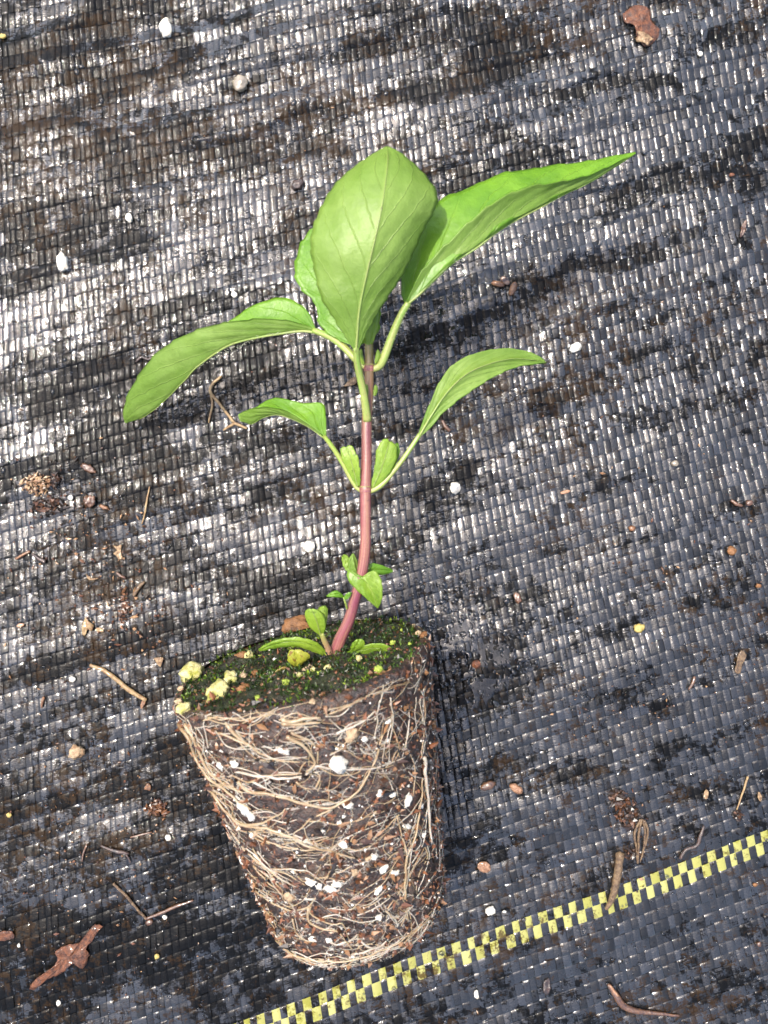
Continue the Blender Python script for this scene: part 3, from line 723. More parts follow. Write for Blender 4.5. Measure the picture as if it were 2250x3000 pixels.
# moss shoots: sprigs of tiny pointed leaves standing on the face
mv, mf, mc = [], [], []
pal = [(0.012, 0.03, 0.004), (0.025, 0.06, 0.006), (0.05, 0.11, 0.010), (0.10, 0.18, 0.015), (0.20, 0.28, 0.02), (0.06, 0.035, 0.012)]
for k in range(5200):
    idx = R_.randrange(len(TP)); r_n = RRf[idx]
    if R_.random() > r_n ** 1.0 + 0.1: continue
    p = Vector(TP[idx]) + Vector((R_.uniform(-3, 3), R_.uniform(-3, 3), R_.uniform(-3, 3))) * S
    dens = noise.noise(p / S / 80.0 + Vector((7, 0, 0)))
    if dens < -0.18 and R_.random() < 0.8: continue
    lum = noise.noise(p / S / 45.0 + Vector((0, 9, 0))) + R_.uniform(-0.35, 0.35)
    ci = min(4, max(0, int(1.3 + 5.0 * lum)))
    if R_.random() < 0.08: ci = 5
    col = np.array(pal[ci]) * R_.uniform(0.7, 1.3)
    d0 = (ax + Vector((R_.uniform(-1, 1), R_.uniform(-1, 1), R_.uniform(-0.6, 1))) * 0.9).normalized()
    ln = R_.uniform(5, 13) * S
    for q in range(3):
        dd = (d0 + Vector((R_.uniform(-1, 1), R_.uniform(-1, 1), R_.uniform(-1, 1))) * 0.8).normalized()
        sd = dd.cross(Vector((R_.uniform(-1, 1), R_.uniform(-1, 1), R_.uniform(-1, 1)))).normalized() * R_.uniform(1.2, 2.6) * S
        b = p + d0 * ln * 0.3 * q; i0 = len(mv)
        nb_ = dd.cross(sd).normalized() * S
        mv += [b, b + dd * ln * 0.5 + sd, b + dd * ln, b + dd * ln * 0.5 - sd + nb_]; mf.append((i0, i0 + 1, i0 + 2, i0 + 3)); mc += [col * 0.8, col, col * 1.25, col]
o = link('moss', new_mesh('moss', mv, mf, [M_moss], cols=np.array(mc) * ALB, smooth=False), root_ball); o['kind'] = 'stuff'

# loose crumbs of soil: low-poly nuggets collected into one mesh
OCT = np.array([(1, 0, 0), (-1, 0, 0), (0, 1, 0), (0, -1, 0), (0, 0, 1), (0, 0, -1)], dtype=float)
OCF = [(0, 2, 4), (2, 1, 4), (1, 3, 4), (3, 0, 4), (2, 0, 5), (1, 2, 5), (3, 1, 5), (0, 3, 5)]
def nuggets(items):
    """items: (pos, size px, stretch, colour)"""
    V, F, C = [], [], []
    for pos, sz, st, col in items:
        rot = Matrix.Rotation(R_.uniform(0, 6.28), 3, (R_.uniform(-1, 1), R_.uniform(-1, 1), R_.uniform(0.1, 1)))
        b = len(V)
        for q in OCT:
            w_ = rot @ Vector((q[0] * st * R_.uniform(0.7, 1.3), q[1] * R_.uniform(0.7, 1.3), q[2] * R_.uniform(0.5, 1.0)))
            V.append(Vector(pos) + w_ * sz * S); C.append(np.array(col) * R_.uniform(0.75, 1.25))
        F += [tuple(b + k for k in f) for f in OCF]
    return V, F, np.array(C) * ALB
soilpal = [(0.016, 0.008, 0.005), (0.05, 0.020, 0.009), (0.11, 0.040, 0.016), (0.19, 0.07, 0.026), (0.008, 0.005, 0.004), (0.25, 0.13, 0.06)]
items = []
for k in range(4200):
    s_ = R_.uniform(8, LL_ - 4); ph = R_.uniform(-2.0, 2.0)
    p = plug_pt(np.array([s_]), np.array([ph]), np.array([R_.uniform(-1, 3)]))[0]
    items.append((p, R_.choice([2, 2.5, 3, 4, 6, 8]), R_.choice([1, 1, 1.6, 2.6]), R_.choice(soilpal)))
for k in range(1500):
    idx = R_.randrange(len(TP)); 
    if R_.random() > RRf[idx] + 0.1: continue
    items.append((TP[idx], R_.choice([2.5, 3, 4, 5]), R_.choice([1, 1.4, 2.4]), R_.choice(soilpal)))
for k in range(1100):
    idx = R_.randrange(len(TP))
    if abs(AAf[idx]) > 1.3 or RRf[idx] < 0.72 + 0.2 * R_.random(): continue
    items.append((Vector(TP[idx]) + ax * R_.uniform(0, 9) * S, R_.choice([3, 4, 6, 8]), R_.choice([1, 1.4, 2.4]), R_.choice(soilpal)))
V, F, C = nuggets(items)
o = link('soil_crumbs', new_mesh('soil_crumbs', V, F, [M_crumb], cols=C, smooth=False), root_ball); o['kind'] = 'stuff'

# roots
def root_mat(name, c0, c1, c2):
    t = NT(name); ob = t.coord('Object')
    f = t.noise(ob, PXF / 60, 4, 0.65); g = t.noise(ob, PXF / 9, 3, 0.6)
    c = t.ramp(f, [(0.32, c0), (0.52, c1), (0.70, c2)])
    c = t.mix(t.math('MULTIPLY', t.ramp(g, [(0.55, 0), (0.72, 1)]), 0.45), c, (0.13, 0.06, 0.022))
    t.set(Base_Color=c, Roughness=0.38, Normal=t.bump(g, 0.4, 2 * S)); t.p.inputs['Specular IOR Level'].default_value = 0.5
    t.p.inputs['Subsurface Weight'].default_value = 0.2; t.p.inputs['Subsurface Scale'].default_value = 0.0004
    return t.m
M_root = root_mat('tan_root', (0.22, 0.14, 0.07), (0.35, 0.26, 0.15), (0.42, 0.35, 0.25))
M_rootw = root_mat('white_root', (0.26, 0.21, 0.14), (0.40, 0.35, 0.28), (0.52, 0.49, 0.43))
pbvh = BVHTree.FromPolygons([Vector(v) for v in base.tolist()], [tuple(int(q) for q in f) for f in PF])
CAM = Vector((0, 0, 0.15))
def on_plug(px, py):
    """where the plug's side shows at (px, py): surface point and outward normal"""
    d = (W(px, py, 0) - CAM).normalized()
    h = pbvh.ray_cast(CAM, d)
    if h[0] is None:
        h = pbvh.find_nearest(W(px, py, 260))
    p, nrm = h[0], h[1]
    c = Cbot + ax * (p - Cbot).dot(ax)
    if nrm.dot(p - c) < 0: nrm = -nrm
    return p, nrm
Z7 = 1659.0 / 850.0
def zz(pts): return [(500 + a / Z7, 1950 + b / Z7) for a, b in pts]
def lay_root(pts, r, lift=1.0, jit=0.0, seg=9.0, wob=2.5):
    """image polyline -> world path hugging the plug"""
    pts = catmull(np.array(pts, float), max(6, int(sum(math.dist(pts[k], pts[k + 1]) for k in range(len(pts) - 1)) / seg)))
    sd = R_.uniform(0, 100); out = []
    for k, (x, y) in enumerate(pts):
        x += wob * noise.noise(Vector((k * 0.33, sd, 0))) + jit * noise.noise(Vector((k * 0.12, sd, 5))) * 2
        y += wob * noise.noise(Vector((k * 0.33, sd, 9))) + jit * noise.noise(Vector((k * 0.12, sd, 15))) * 2
        p, nn = on_plug(x, y)
        out.append(p + nn * (lift * r + 1.2 + 3.2 * noise.noise(Vector((k * 0.21, sd, 21)))) * S)
    return np.array([tuple(p) for p in out])
TR = [  # traced in the picture: (points, radius px, pale?, companions)
 ([(60,330),(110,400),(140,480),(185,570),(235,650),(330,710),(400,770),(470,820)], 8, 0, 9),
 ([(90,330),(150,420),(190,520),(240,610),(320,670),(420,720)], 7, 0, 8),
 ([(280,380),(380,420),(450,450),(510,490),(560,520),(640,540),(740,545)], 5, 0, 4),
 ([(330,330),(400,410),(470,460),(520,500)], 7, 0, 3),
 ([(670,400),(740,440),(790,490),(825,540),(815,575),(780,600)], 7.5, 0, 2),
 ([(690,380),(760,410),(822,450),(840,505),(838,560)], 5, 0, 1),
 ([(370,600),(470,622),(560,632),(640,636),(720,635),(780,612),(830,572),(900,578),(1000,590),(1100,585),(1180,580),(1330,520)], 5.5, 1, 3),
 ([(390,660),(440,710),(520,725),(600,735),(680,760),(760,782),(850,800),(930,800),(1000,765),(1060,715),(1110,650),(1140,590),(1180,500),(1210,390)], 6.5, 0, 3),
 ([(930,800),(880,835),(800,875),(740,930),(700,960)], 4, 0, 2),
 ([(230,700),(310,810),(390,890),(460,915),(540,920),(600,940),(680,970),(760,1010),(840,1040),(900,1045),(960,1068),(1050,1090)], 6.5, 0, 6),
 ([(400,770),(450,840),(540,830),(620,850)], 4, 1, 2),
 ([(420,910),(540,890),(620,850),(665,800)], 5.5, 0, 2),
 ([(480,950),(560,1000),(640,1030),(740,1045),(830,1050)], 4.5, 0, 3),
 ([(1335,1330),(1338,1200),(1345,1100),(1380,1000),(1410,880),(1425,760),(1432,640)], 5.5, 0, 2),
 ([(1345,1080),(1322,980),(1295,860)], 5, 0, 1),
 ([(1340,1065),(1290,1062),(1240,1110)], 3, 0, 0),
 ([(1350,1050),(1395,1058),(1425,1048)], 3, 0, 0),
 ([(1438,520),(1450,640),(1464,800),(1474,930),(1482,1020)], 8, 1, 0),
 ([(1365,300),(1345,400),(1338,500)], 2.6, 1, 1),
 ([(1215,140),(1190,220),(1172,300)], 2.6, 1, 1),
 ([(490,1280),(560,1340),(640,1380),(700,1400),(780,1375),(830,1320)], 4.5, 0, 3),
 ([(790,1380),(788,1440),(822,1480),(880,1500),(950,1510),(1000,1560),(1040,1610)], 5.5, 0, 2),
 ([(830,1460),(880,1430),(940,1420),(1000,1440),(1100,1462),(1220,1430)], 3, 1, 1),
 ([(540,1440),(600,1550),(680,1625),(760,1668),(880,1685),(1000,1680),(1100,1660),(1250,1600),(1370,1530),(1480,1430)], 5, 0, 8),
 ([(530,1400),(580,1550),(640,1610),(720,1650)], 6, 1, 3),
 ([(440,1040),(540,1130),(650,1220),(740,1265)], 3.5, 1, 2),
 ([(590,1162),(700,1160),(780,1172),(840,1210),(900,1260)], 3.5, 1, 2),
 ([(500,1060),(600,1170),(700,1230)], 3, 1, 1),
 ([(850,1210),(930,1210),(1000,1235)], 3, 0, 2),
 ([(480,1140),(560,1230),(640,1300),(700,1370)], 4, 0, 3),
 ([(1040,1640),(1130,1620),(1200,1600),(1240,1555)], 5, 1, 1),
 ([(1090,1570),(1140,1608),(1210,1600)], 4, 1, 0),
 ([(200,305),(300,302),(420,312),(540,290),(600,270)], 3.5, 0, 4),
 ([(640,300),(690,312),(760,292),(855,292)], 9, 0, 5),
 ([(640,330),(700,330),(780,322),(855,318)], 8, 0, 3),
 ([(425,268),(425,232),(455,216),(490,228),(492,264)], 4, 1, 0),
 ([(1300,850),(1240,920),(1180,970),(1150,1015)], 2.6, 0, 1),
 ([(1060,890),(1170,830),(1230,790),(1300,740)], 2.6, 0, 2),
 ([(910,510),(980,470),(1050,425)], 2.8, 1, 1),
 ([(950,385),(1050,335),(1130,292),(1165,255),(1175,300),(1170,360),(1160,420)], 5, 1, 2),
 ([(890,280),(1000,235),(1100,180),(1200,140),(1350,90)], 3, 0, 5),
 ([(1250,180),(1262,300),(1232,400),(1205,540)], 3.2, 1, 1),
 ([(1440,130),(1446,260),(1440,400),(1425,520)], 4, 0, 3),
 ([(1455,1000),(1470,1100),(1440,1200),(1410,1290)], 3, 1, 2),
 ([(830,690),(850,640),(840,610),(790,600)], 4, 0, 1),
 ([(720,660),(770,700),(800,720)], 4, 0, 0),
 ([(550,700),(545,650),(560,635)], 3, 1, 0),
 ([(470,660),(530,690),(590,720),(660,740)], 3.5, 1, 2),
 ([(1080,470),(1110,500),(1150,500),(1180,470)], 2.6, 1, 1),
 ([(1290,420),(1310,480),(1270,540),(1230,570)], 2.4, 0, 0),
 ([(700,960),(760,990),(830,985),(900,975)], 2.6, 1, 1),
 ([(1000,1040),(1080,1050),(1160,1020),(1220,960)], 2.8, 0, 1),
 ([(560,1170),(600,1240),(640,1290)], 3, 1, 1),
 ([(880,1130),(960,1140),(1040,1135)], 2.4, 1, 0),
 ([(780,1112),(820,1110),(858,1114)], 2, 1, 0),
 ([(1230,1400),(1280,1440),(1330,1420),(1380,1370)], 3.5, 0, 4),
 ([(1240,1310),(1300,1360),(1340,1400),(1350,1460)], 3.5, 0, 3),
 ([(900,1560),(960,1590),(1030,1560),(1070,1530)], 2.6, 1, 1),
 ([(700,1440),(720,1510),(760,1560),(800,1580)], 4, 0, 2),
 ([(980,1320),(1030,1380),(1060,1390)], 2.2, 1, 0),
 ([(1080,1400),(1150,1360),(1220,1320)], 2.6, 0, 1),
 ([(960,1430),(965,1370),(950,1320)], 2.2, 1, 0),
]
fine = []
for pts, r, pale, comp in TR:
    comp = (comp * 2 + 1) // 3
    pts = zz(pts); P = lay_root(pts, r * 0.55, wob=4)
    n_ = len(P); tt = np.linspace(0, 1, n_)
    rad = r * 0.66 * S * (1 - 0.55 * tt) * (1 + 0.14 * np.array([noise.noise(Vector((k * 0.4, r, 3))) for k in range(n_)]))
    V, F, uv = tube_arrays(P, rad, 7)
    link('root', new_mesh('root', V, F, [M_rootw if pale else M_root], uvs=uv), root_ball)
    for c in range(comp):
        fine.append((lay_root(pts, 2.0, jit=9 + 2.5 * r, wob=5, seg=12), R_.uniform(1.0, 2.6), R_.random() < 0.5))
    for b in range(1 + comp // 2):          # side branches
        k = R_.randrange(n_); x, y = catmull(np.array(pts), n_)[k]
        a = R_.uniform(0, 6.28); l = R_.uniform(30, 110); a2 = a + R_.uniform(-0.9, 0.9)
        q = [(x, y), (x + math.cos(a) * l * 0.5, y + math.sin(a) * l * 0.4), (x + (math.cos(a) + math.cos(a2)) * l * 0.5, y + (math.sin(a) + math.sin(a2)) * l * 0.4)]
        fine.append((lay_root(q, 1.5, wob=4, seg=10), R_.uniform(0.9, 2.2), R_.random() < 0.6))
# free wandering fine roots all round the plug
for k in range(380):
    s_ = R_.uniform(15, LL_ - 20); ph = R_.uniform(-2.2, 2.2); a = R_.gauss(0.35, 0.7) * R_.choice([1, -1]); L_ = R_.uniform(60, 260); n_ = int(L_ / 11); path = []
    for q in range(n_):
        path.append(plug_pt(np.array([min(max(s_, 2), LL_ - 2)]), np.array([ph]), np.array([2.5 + 1.5 * noise.noise(Vector((q * .3, k, 0)))]))[0])
        a += R_.gauss(0, 0.16); s_ += math.sin(a) * 11; ph += math.cos(a) * 11 / float(plug_r(np.array([min(max(s_, 0), LL_)]))[0])
    if len(path) > 3: fine.append((np.array(path), R_.choice([0.55, 0.6, 0.7, 0.8, 1.0, 1.4, 1.9]), R_.random() < 0.65))
for nm, sel, mt in (('fine_tan_roots', False, M_root), ('fine_white_roots', True, M_rootw)):
    V, F, b = [], [], 0
    for P, r, w_ in fine:
        if w_ != sel: continue
        v, f, _ = tube_arrays(P, r * S * np.linspace(1.1, 0.5, len(P)), 4, cap=False)
        V.append(v); F.append(f + b); b += len(v)
    o = link('fine_roots', new_mesh('fine_roots', np.vstack(V), np.vstack(F), [mt]), root_ball); o['kind'] = 'stuff'
    o['label'] = 'thin tan root threads' if not sel else 'thin white root threads'
# white fuzz of root hairs beside the roots
V, F = [], []
for P, r, w_ in fine:
    if R_.random() < 0.7: continue
    for k in range(0, len(P) - 1):
        for _ in range(4):
            p = Vector(P[k]).lerp(Vector(P[k + 1]), R_.random()); c = Cbot + ax * (p - Cbot).dot(ax); nn = (p - c).normalized()
            d = Vector((R_.uniform(-1, 1), R_.uniform(-1, 1), R_.uniform(-1, 1))); d = (d - nn * (d.dot(nn) * 0.9)).normalized()
            l = R_.uniform(5, 15) * S; sd = d.cross(nn).normalized() * 0.28 * S; i0 = len(V)
            V += [p - sd, p + sd, p + d * l + nn * S]; F.append((i0, i0 + 1, i0 + 2))
o = link('root_hairs', new_mesh('root_hairs', V, F, [simple('root_hair', (0.62, 0.58, 0.52), 0.5)], smooth=False), root_ball); o['kind'] = 'stuff'

# ------------------------------------------------------------------ lumps: perlite, grit
def rock_mesh(name, w, h, d, mat, seed=0, rough=0.28, sub=3, freq=1.5):
    bm = bmesh.new(); bmesh.ops.create_icosphere(bm, subdivisions=sub, radius=1.0)
    for v in bm.verts:
        p = v.co.copy(); o_ = Vector((seed * 7.3, seed * 1.7, seed * 3.1))
        k = 1 + rough * noise.noise(p * freq + o_) + rough * 0.55 * noise.noise(p * freq * 2.6 + o_) + rough * 0.25 * noise.noise(p * freq * 6 + o_)
        k *= 1 - rough * (0.38 * noise.cell(p * 1.9 + o_) - 0.12 * noise.cell(p * 4.1 + o_))
        v.co = Vector((p.x * w * k, p.y * h * k, p.z * d * k)) * S
    me = bpy.data.meshes.new(name); bm.to_mesh(me); bm.free()
    me.materials.append(mat); me.polygons.foreach_set('use_smooth', np.ones(len(me.polygons), dtype=bool))
    return me
def perlite_mat(name, col, stain, amt=0.5):
    t = NT(name); ob = t.coord('Object')
    f = t.noise(ob, PXF / 26, 4, 0.65); g = t.noise(ob, PXF / 7, 3, 0.7)
    c = t.mix(t.math('MULTIPLY', t.ramp(f, [(0.42, 0), (0.66, 1)]), amt), col, stain)
    c = t.mix(t.math('MULTIPLY', t.ramp(g, [(0.60, 0), (0.75, 1)]), amt * 0.6), c, tuple(x * 0.45 for x in stain))
    t.set(Base_Color=c, Roughness=0.6, Normal=t.bump(t.math('ADD', f, g), 0.7, 4 * S)); t.p.inputs['Specular IOR Level'].default_value = 0.35
    return t.m
M_perl = perlite_mat('white_perlite', (0.70, 0.68, 0.61), (0.50, 0.40, 0.25), 0.6)
M_perly = perlite_mat('algae_stained_perlite', (0.56, 0.50, 0.24), (0.27, 0.27, 0.03), 1.0)
M_perlg = perlite_mat('green_grain', (0.32, 0.40, 0.06), (0.14, 0.20, 0.015), 1.0)
M_bark = perlite_mat('brown_bark', (0.22, 0.10, 0.035), (0.07, 0.03, 0.01), 1.0)
M_grit = perlite_mat('tan_grit', (0.42, 0.31, 0.19), (0.22, 0.11, 0.05), 0.9)

def perch(me_name, pos, nrm, w, h, d, mat, parent, name, label=None, rot=0.0, seed=None, rough=0.28):
    me = rock_mesh(me_name, w, h, d, mat, seed if seed is not None else R_.randrange(900), rough)
    o = link(name, me, parent); o.location = pos
    q = nrm.to_track_quat('Z', 'Y'); o.rotation_euler = (q.to_matrix() @ Matrix.Rotation(rot, 3, 'Z')).to_euler()
    if label: o['label'] = label
    return o
def on_top(px, py):
    """point of the mossy face that shows at (px, py)"""
    d = (W(px, py, 0) - CAM).normalized(); k = (Ctop - CAM).dot(ax) / d.dot(ax)
    return CAM + d * k
vz = Vector((0, 0, 1))
for (px, py, w_, h_, d_, mt, nm, lb, rt) in (
  (565, 1974, 36, 31, 24, M_perly, 'perlite_grain', 'large cream perlite lump at the left rim of the moss', 0.5),
  (641, 2032, 28, 34, 20, M_perly, 'perlite_grain', 'yellow perlite lump on the front of the moss', -0.4),
  (676, 1994, 20, 24, 15, M_perly, 'perlite_grain', None, 0.3), (540, 2078, 18, 18, 14, M_perly, 'perlite_grain', None, 0.2),
  (813, 1806, 20, 29, 18, M_perl, 'perlite_grain', 'white perlite lump at the far rim of the moss', 0.15),
  (893, 1779, 8, 9, 7, M_perl, 'perlite_grain', None, 0), (728, 1921, 14, 13, 11, M_perly, 'perlite_grain', None, 0.4), (713, 1981, 11, 8, 8, M_grit, 'perlite_grain', None, 0),
  (1108, 1961, 12, 14, 10, M_perlg, 'perlite_grain', None, 0), (838, 2001, 13, 13, 10, M_perlg, 'perlite_grain', None, 0), (756, 2046, 8, 12, 7, M_perlg, 'perlite_grain', None, 0.3),
  (524, 2056, 10, 9, 8, M_grit, 'perlite_grain', None, 0), (530, 2018, 9, 8, 7, M_grit, 'perlite_grain', None, 0), (705, 1925, 20, 13, 12, M_bark, 'bark_bit', None, 0.2),
  (712, 2017, 17, 12, 10, M_bark, 'bark_bit', None, 0.2), (747, 1972, 9, 9, 7, M_bark, 'bark_bit', None, 0), (1227, 1856, 9, 9, 7, M_grit, 'perlite_grain', None, 0),
  (1212, 1834, 5, 6, 5, M_grit, 'perlite_grain', None, 0), (1178, 1846, 6, 8, 5, M_perlg, 'perlite_grain', None, 0), (1150, 1884, 9, 9, 7, M_perlg, 'perlite_grain', None, 0),
  (1200, 1886, 5, 7, 4, M_perlg, 'perlite_grain', None, 0), (934, 1972, 9, 8, 6, M_perlg, 'perlite_grain', None, 0), (918, 1962, 7, 8, 6, M_perly, 'perlite_grain', None, 0), (878, 1978, 8, 8, 6, M_perly, 'perlite_grain', None, 0),
  (1050, 1930, 9, 11, 7, M_perly, 'perlite_grain', None, 0.4), (960, 1956, 10, 8, 6, M_perly, 'perlite_grain', None, 0.2), (805, 1932, 5, 5, 4, M_perl, 'perlite_grain', None, 0),
  (790, 1902, 5, 5, 4, M_perl, 'perlite_grain', None, 0), (902, 1960, 14, 9, 8, M_grit, 'bark_bit', None, 0.3), (1240, 1862, 16, 8, 7, M_bark, 'bark_bit', None, 0.9)):
    p = on_top(px, py) + ax * d_ * 0.12 * S
    sc_ = 0.75 if mt is M_perlg else 0.95
    perch(nm, p, (ax + vz * 0.4).normalized(), w_ * sc_, h_ * sc_, d_ * sc_, mt, root_ball, nm, lb, rt, rough=0.42)
p = on_top(872, 1834); perch('bark_lump', p + ax * 4 * S, (ax + vz).normalized(), 42, 30, 26, M_bark, root_ball, 'bark_lump', 'rusty brown bark lump behind the small leaves', -0.3, seed=4, rough=0.42)
for (a, b, w_, h_, mt) in ((960,550,22,28,M_perl),(285,572,14,10,M_perl),(365,562,11,12,M_perl),(640,488,16,7,M_perl),(608,486,6,9,M_perl),(1110,420,8,8,M_perl),(1238,430,6,6,M_perl),(1195,732,11,9,M_perl),(1270,738,8,10,M_perl),
  (1012,792,12,16,M_perl),(1355,770,20,11,M_perl),(1352,920,8,16,M_perl),(985,1022,11,12,M_perl),(1160,1092,9,11,M_perl),(1218,1162,16,11,M_perl),(1280,1186,9,16,M_perl),(825,1248,26,11,M_perl),(915,1275,18,12,M_perl),(950,1250,14,9,M_perl),
  (1188,1282,16,9,M_perl),(420,815,20,16,M_perl),(455,850,18,12,M_perl),(684,1316,18,16,M_grit),(1040,390,18,18,M_grit),(1020,420,10,12,M_grit),(408,1110,10,16,M_perl),(576,1342,5,6,M_perl),(872,950,7,6,M_perl),(965,890,9,7,M_perl),
  (1430,800,8,12,M_perl),(1130,1100,10,8,M_grit),(1055,1180,8,12,M_grit),(950,470,6,6,M_perl),(812,205,8,12,M_grit),(1245,320,7,10,M_perl),(1345,960,5,5,M_perl),(990,860,6,6,M_perl),(700,1180,6,5,M_perl),(470,970,13,8,M_perl),(1390,1010,6,7,M_perl),
  (905,1570,9,10,M_perl),(1190,1440,9,9,M_perl),(810,1560,9,9,M_perl),(1035,1662,10,7,M_perl),(1445,970,6,8,M_perl),(940,1235,6,5,M_perl),(740,640,5,4,M_perl)):
    (x, y), = zz([(a, b)]); p, nn = on_plug(x, y)
    perch('perlite_grain', p + nn * 0.5 * S, nn, w_ * 0.85, h_ * 0.85, min(w_, h_) * 0.6, mt, root_ball, 'perlite_grain', None, R_.uniform(-0.3, 0.3), rough=0.5)
# tiny white specks through the soil
items = []
for k in range(420):
    s_ = R_.uniform(20, LL_ - 30); ph = R_.uniform(-2.0, 2.0)
    items.append((plug_pt(np.array([s_]), np.array([ph]), np.array([3.0]))[0], R_.choice([1.5, 2, 2.5, 3.5]), 1, R_.choice([(0.75, 0.72, 0.66), (0.55, 0.50, 0.42)])))
V, F, C = nuggets(items)
o = link('perlite_specks', new_mesh('perlite_specks', V, F, [M_crumb], cols=C, smooth=False), root_ball); o['kind'] = 'stuff'
# tiny weed growing behind the stem
wd = empty('weed_seedling')
tag(wd, 'tiny two leaved weed sprout just left of the purple stem above the moss', 'weed')
for (a, b, c, hw) in (((1006, 1748, 392), (984, 1740, 398), (957, 1746, 398), 9), ((1008, 1752, 392), (1018, 1746, 398), (1030, 1736, 398), 8)):
    leaf('leaf', wd, mid=[a, b, c], e1=[(a[0], a[1] - 2, a[2]), (b[0], b[1] - hw, b[2]), (c[0], c[1] - 1, c[2])], e2=[(a[0], a[1] + 2, a[2]), (b[0], b[1] + hw, b[2]), (c[0], c[1] + 1, c[2])],
         mats=(M_top, M_und), face='up', bulge=(0.1, 0.1), teeth=(2, 0.5), n=16, m=4, nveins=3, rib=False)
tube('stalk', [on_top(1022, 1815), W(1016, 1780, 392), W(1007, 1750, 393)], np.array([3, 3, 2.5]) * S, M_petiole, wd, sides=6, n=10)

# ------------------------------------------------------------------ litter lying on the cloth
M_tan = simple('dry_straw', (0.38, 0.27, 0.125), 0.5, 0.4, bump=(8, 0.8, 4), var=(12, (0.19, 0.10, 0.04)), coat=0.3)
M_husk = simple('pale_husk', (0.40, 0.27, 0.14), 0.5, 0.4, bump=(8, 0.9, 6), var=(9, (0.12, 0.06, 0.025)), coat=0.25)
M_red = simple('red_brown_leaf', (0.20, 0.065, 0.02), 0.5, 0.4, bump=(10, 1.0, 9), var=(15, (0.05, 0.016, 0.007)), coat=0.25)
M_dkbr = simple('dark_brown_bit', (0.055, 0.022, 0.010), 0.35, 0.6, bump=(9, 0.7, 4), var=(16, (0.14, 0.06, 0.02)), coat=0.7)
M_blk = simple('black_soil', (0.016, 0.009, 0.006), 0.35, 0.6, bump=(8, 0.9, 5), var=(18, (0.06, 0.025, 0.012)), coat=0.6)
M_stick = simple('twig_bark', (0.06, 0.028, 0.011), 0.45, 0.5, bump=(7, 1.0, 7), var=(10, (0.22, 0.14, 0.065)), coat=0.3)
M_seed = simple('brown_seed', (0.24, 0.105, 0.035), 0.4, 0.5, bump=(6, 0.8, 4), var=(9, (0.10, 0.04, 0.014)), coat=0.4)
M_pink = simple('pinkish_scale', (0.42, 0.23, 0.13), 0.45, 0.5, bump=(7, 0.9, 5), var=(9, (0.20, 0.09, 0.04)), coat=0.25)
M_gold = perlite_mat('golden_grain', (0.46, 0.36, 0.12), (0.28, 0.20, 0.03), 0.9)
M_wetstone = simple('wet_grain', (0.16, 0.13, 0.09), 0.2, 0.6, bump=(14, 0.6, 5), var=(16, (0.30, 0.25, 0.18)), coat=1.0)

def grain(name, label, cat, px, py, w, h, mat, rot=0.0, d=None, seed=None, rough=0.25, group=None):
    d = d if d is not None else min(w, h) * 0.72
    gz = ground_z(px, py)
    me = rock_mesh(name, w, h, d, mat, seed if seed is not None else R_.randrange(900), rough, sub=3 if max(w, h) > 12 else 2)
    o = link(name, me); o.location = W(px, py, gz + d * 0.62); o.rotation_euler = (0, 0, rot)
    return tag(o, label, cat, group)

def flake_mesh(outline, thick, mat, curl=6.0, seed=0, res=5):
    """irregular thin plate from an outline in px (centred), with wavy relief and real thickness"""
    n = len(outline); O = catmull(np.array(outline + [outline[0]], float), n * 5 + 1)[:-1]
    O = O * (1 + 0.05 * np.array([noise.noise(Vector((k * 0.9, seed, 3))) + noise.noise(Vector((k * 2.3, seed, 8))) for k in range(len(O))]))[:, None]
    c = O.mean(axis=0); nn = len(O); V, F = [], []
    rings = [1.0, 0.8, 0.55, 0.28]
    for lay in (1, -1):
        for r in rings:
            for p in O:
                q = c + (p - c) * r
                z = curl * noise.noise(Vector((q[0] / 28.0, q[1] / 28.0, seed))) + 0.4 * curl * noise.noise(Vector((q[0] / 9.0, q[1] / 9.0, seed))) + lay * thick * 0.5 * (0.5 if r == 1.0 else 1.0)
                V.append((q[0] * S, q[1] * S, z * S))
        V.append((c[0] * S, c[1] * S, (curl * noise.noise(Vector((c[0] / 28.0, c[1] / 28.0, seed))) + lay * thick * 0.5) * S))
    L = len(rings) * nn + 1
    for k in range(nn):
        k2 = (k + 1) % nn
        for r in range(len(rings) - 1):
            a, b = r * nn, (r + 1) * nn
            F.append((a + k, a + k2, b + k2, b + k)); F.append((L + b + k, L + b + k2, L + a + k2, L + a + k))
        b = (len(rings) - 1) * nn
        F.append((b + k, b + k2, L - 1)); F.append((L + b + k2, L + b + k, 2 * L - 1))
        F.append((k2, k, L + k, L + k2))
    return new_mesh('flake', V, F, [mat])

def flake(name, label, cat, px, py, outline, mat, thick=4, curl=6.0, lift=6.0, group=None):
    """outline given in picture px round (px, py), y down"""
    ol = [(x, -y) for x, y in outline]
    o = link(name, flake_mesh(ol, thick, mat, curl, R_.uniform(0, 50))); o.location = W(px, py, ground_z(px, py) + lift)
    return tag(o, label, cat, group)

def oval(w, h, rot=0, k=10, j=0.12):
    out = []
    for q in range(k):
        a = 2 * math.pi * q / k; r = 1 + R_.uniform(-j, j); x, y = w * r * math.cos(a), h * r * math.sin(a)
        out.append((x * math.cos(rot) - y * math.sin(rot), x * math.sin(rot) + y * math.cos(rot)))
    return out

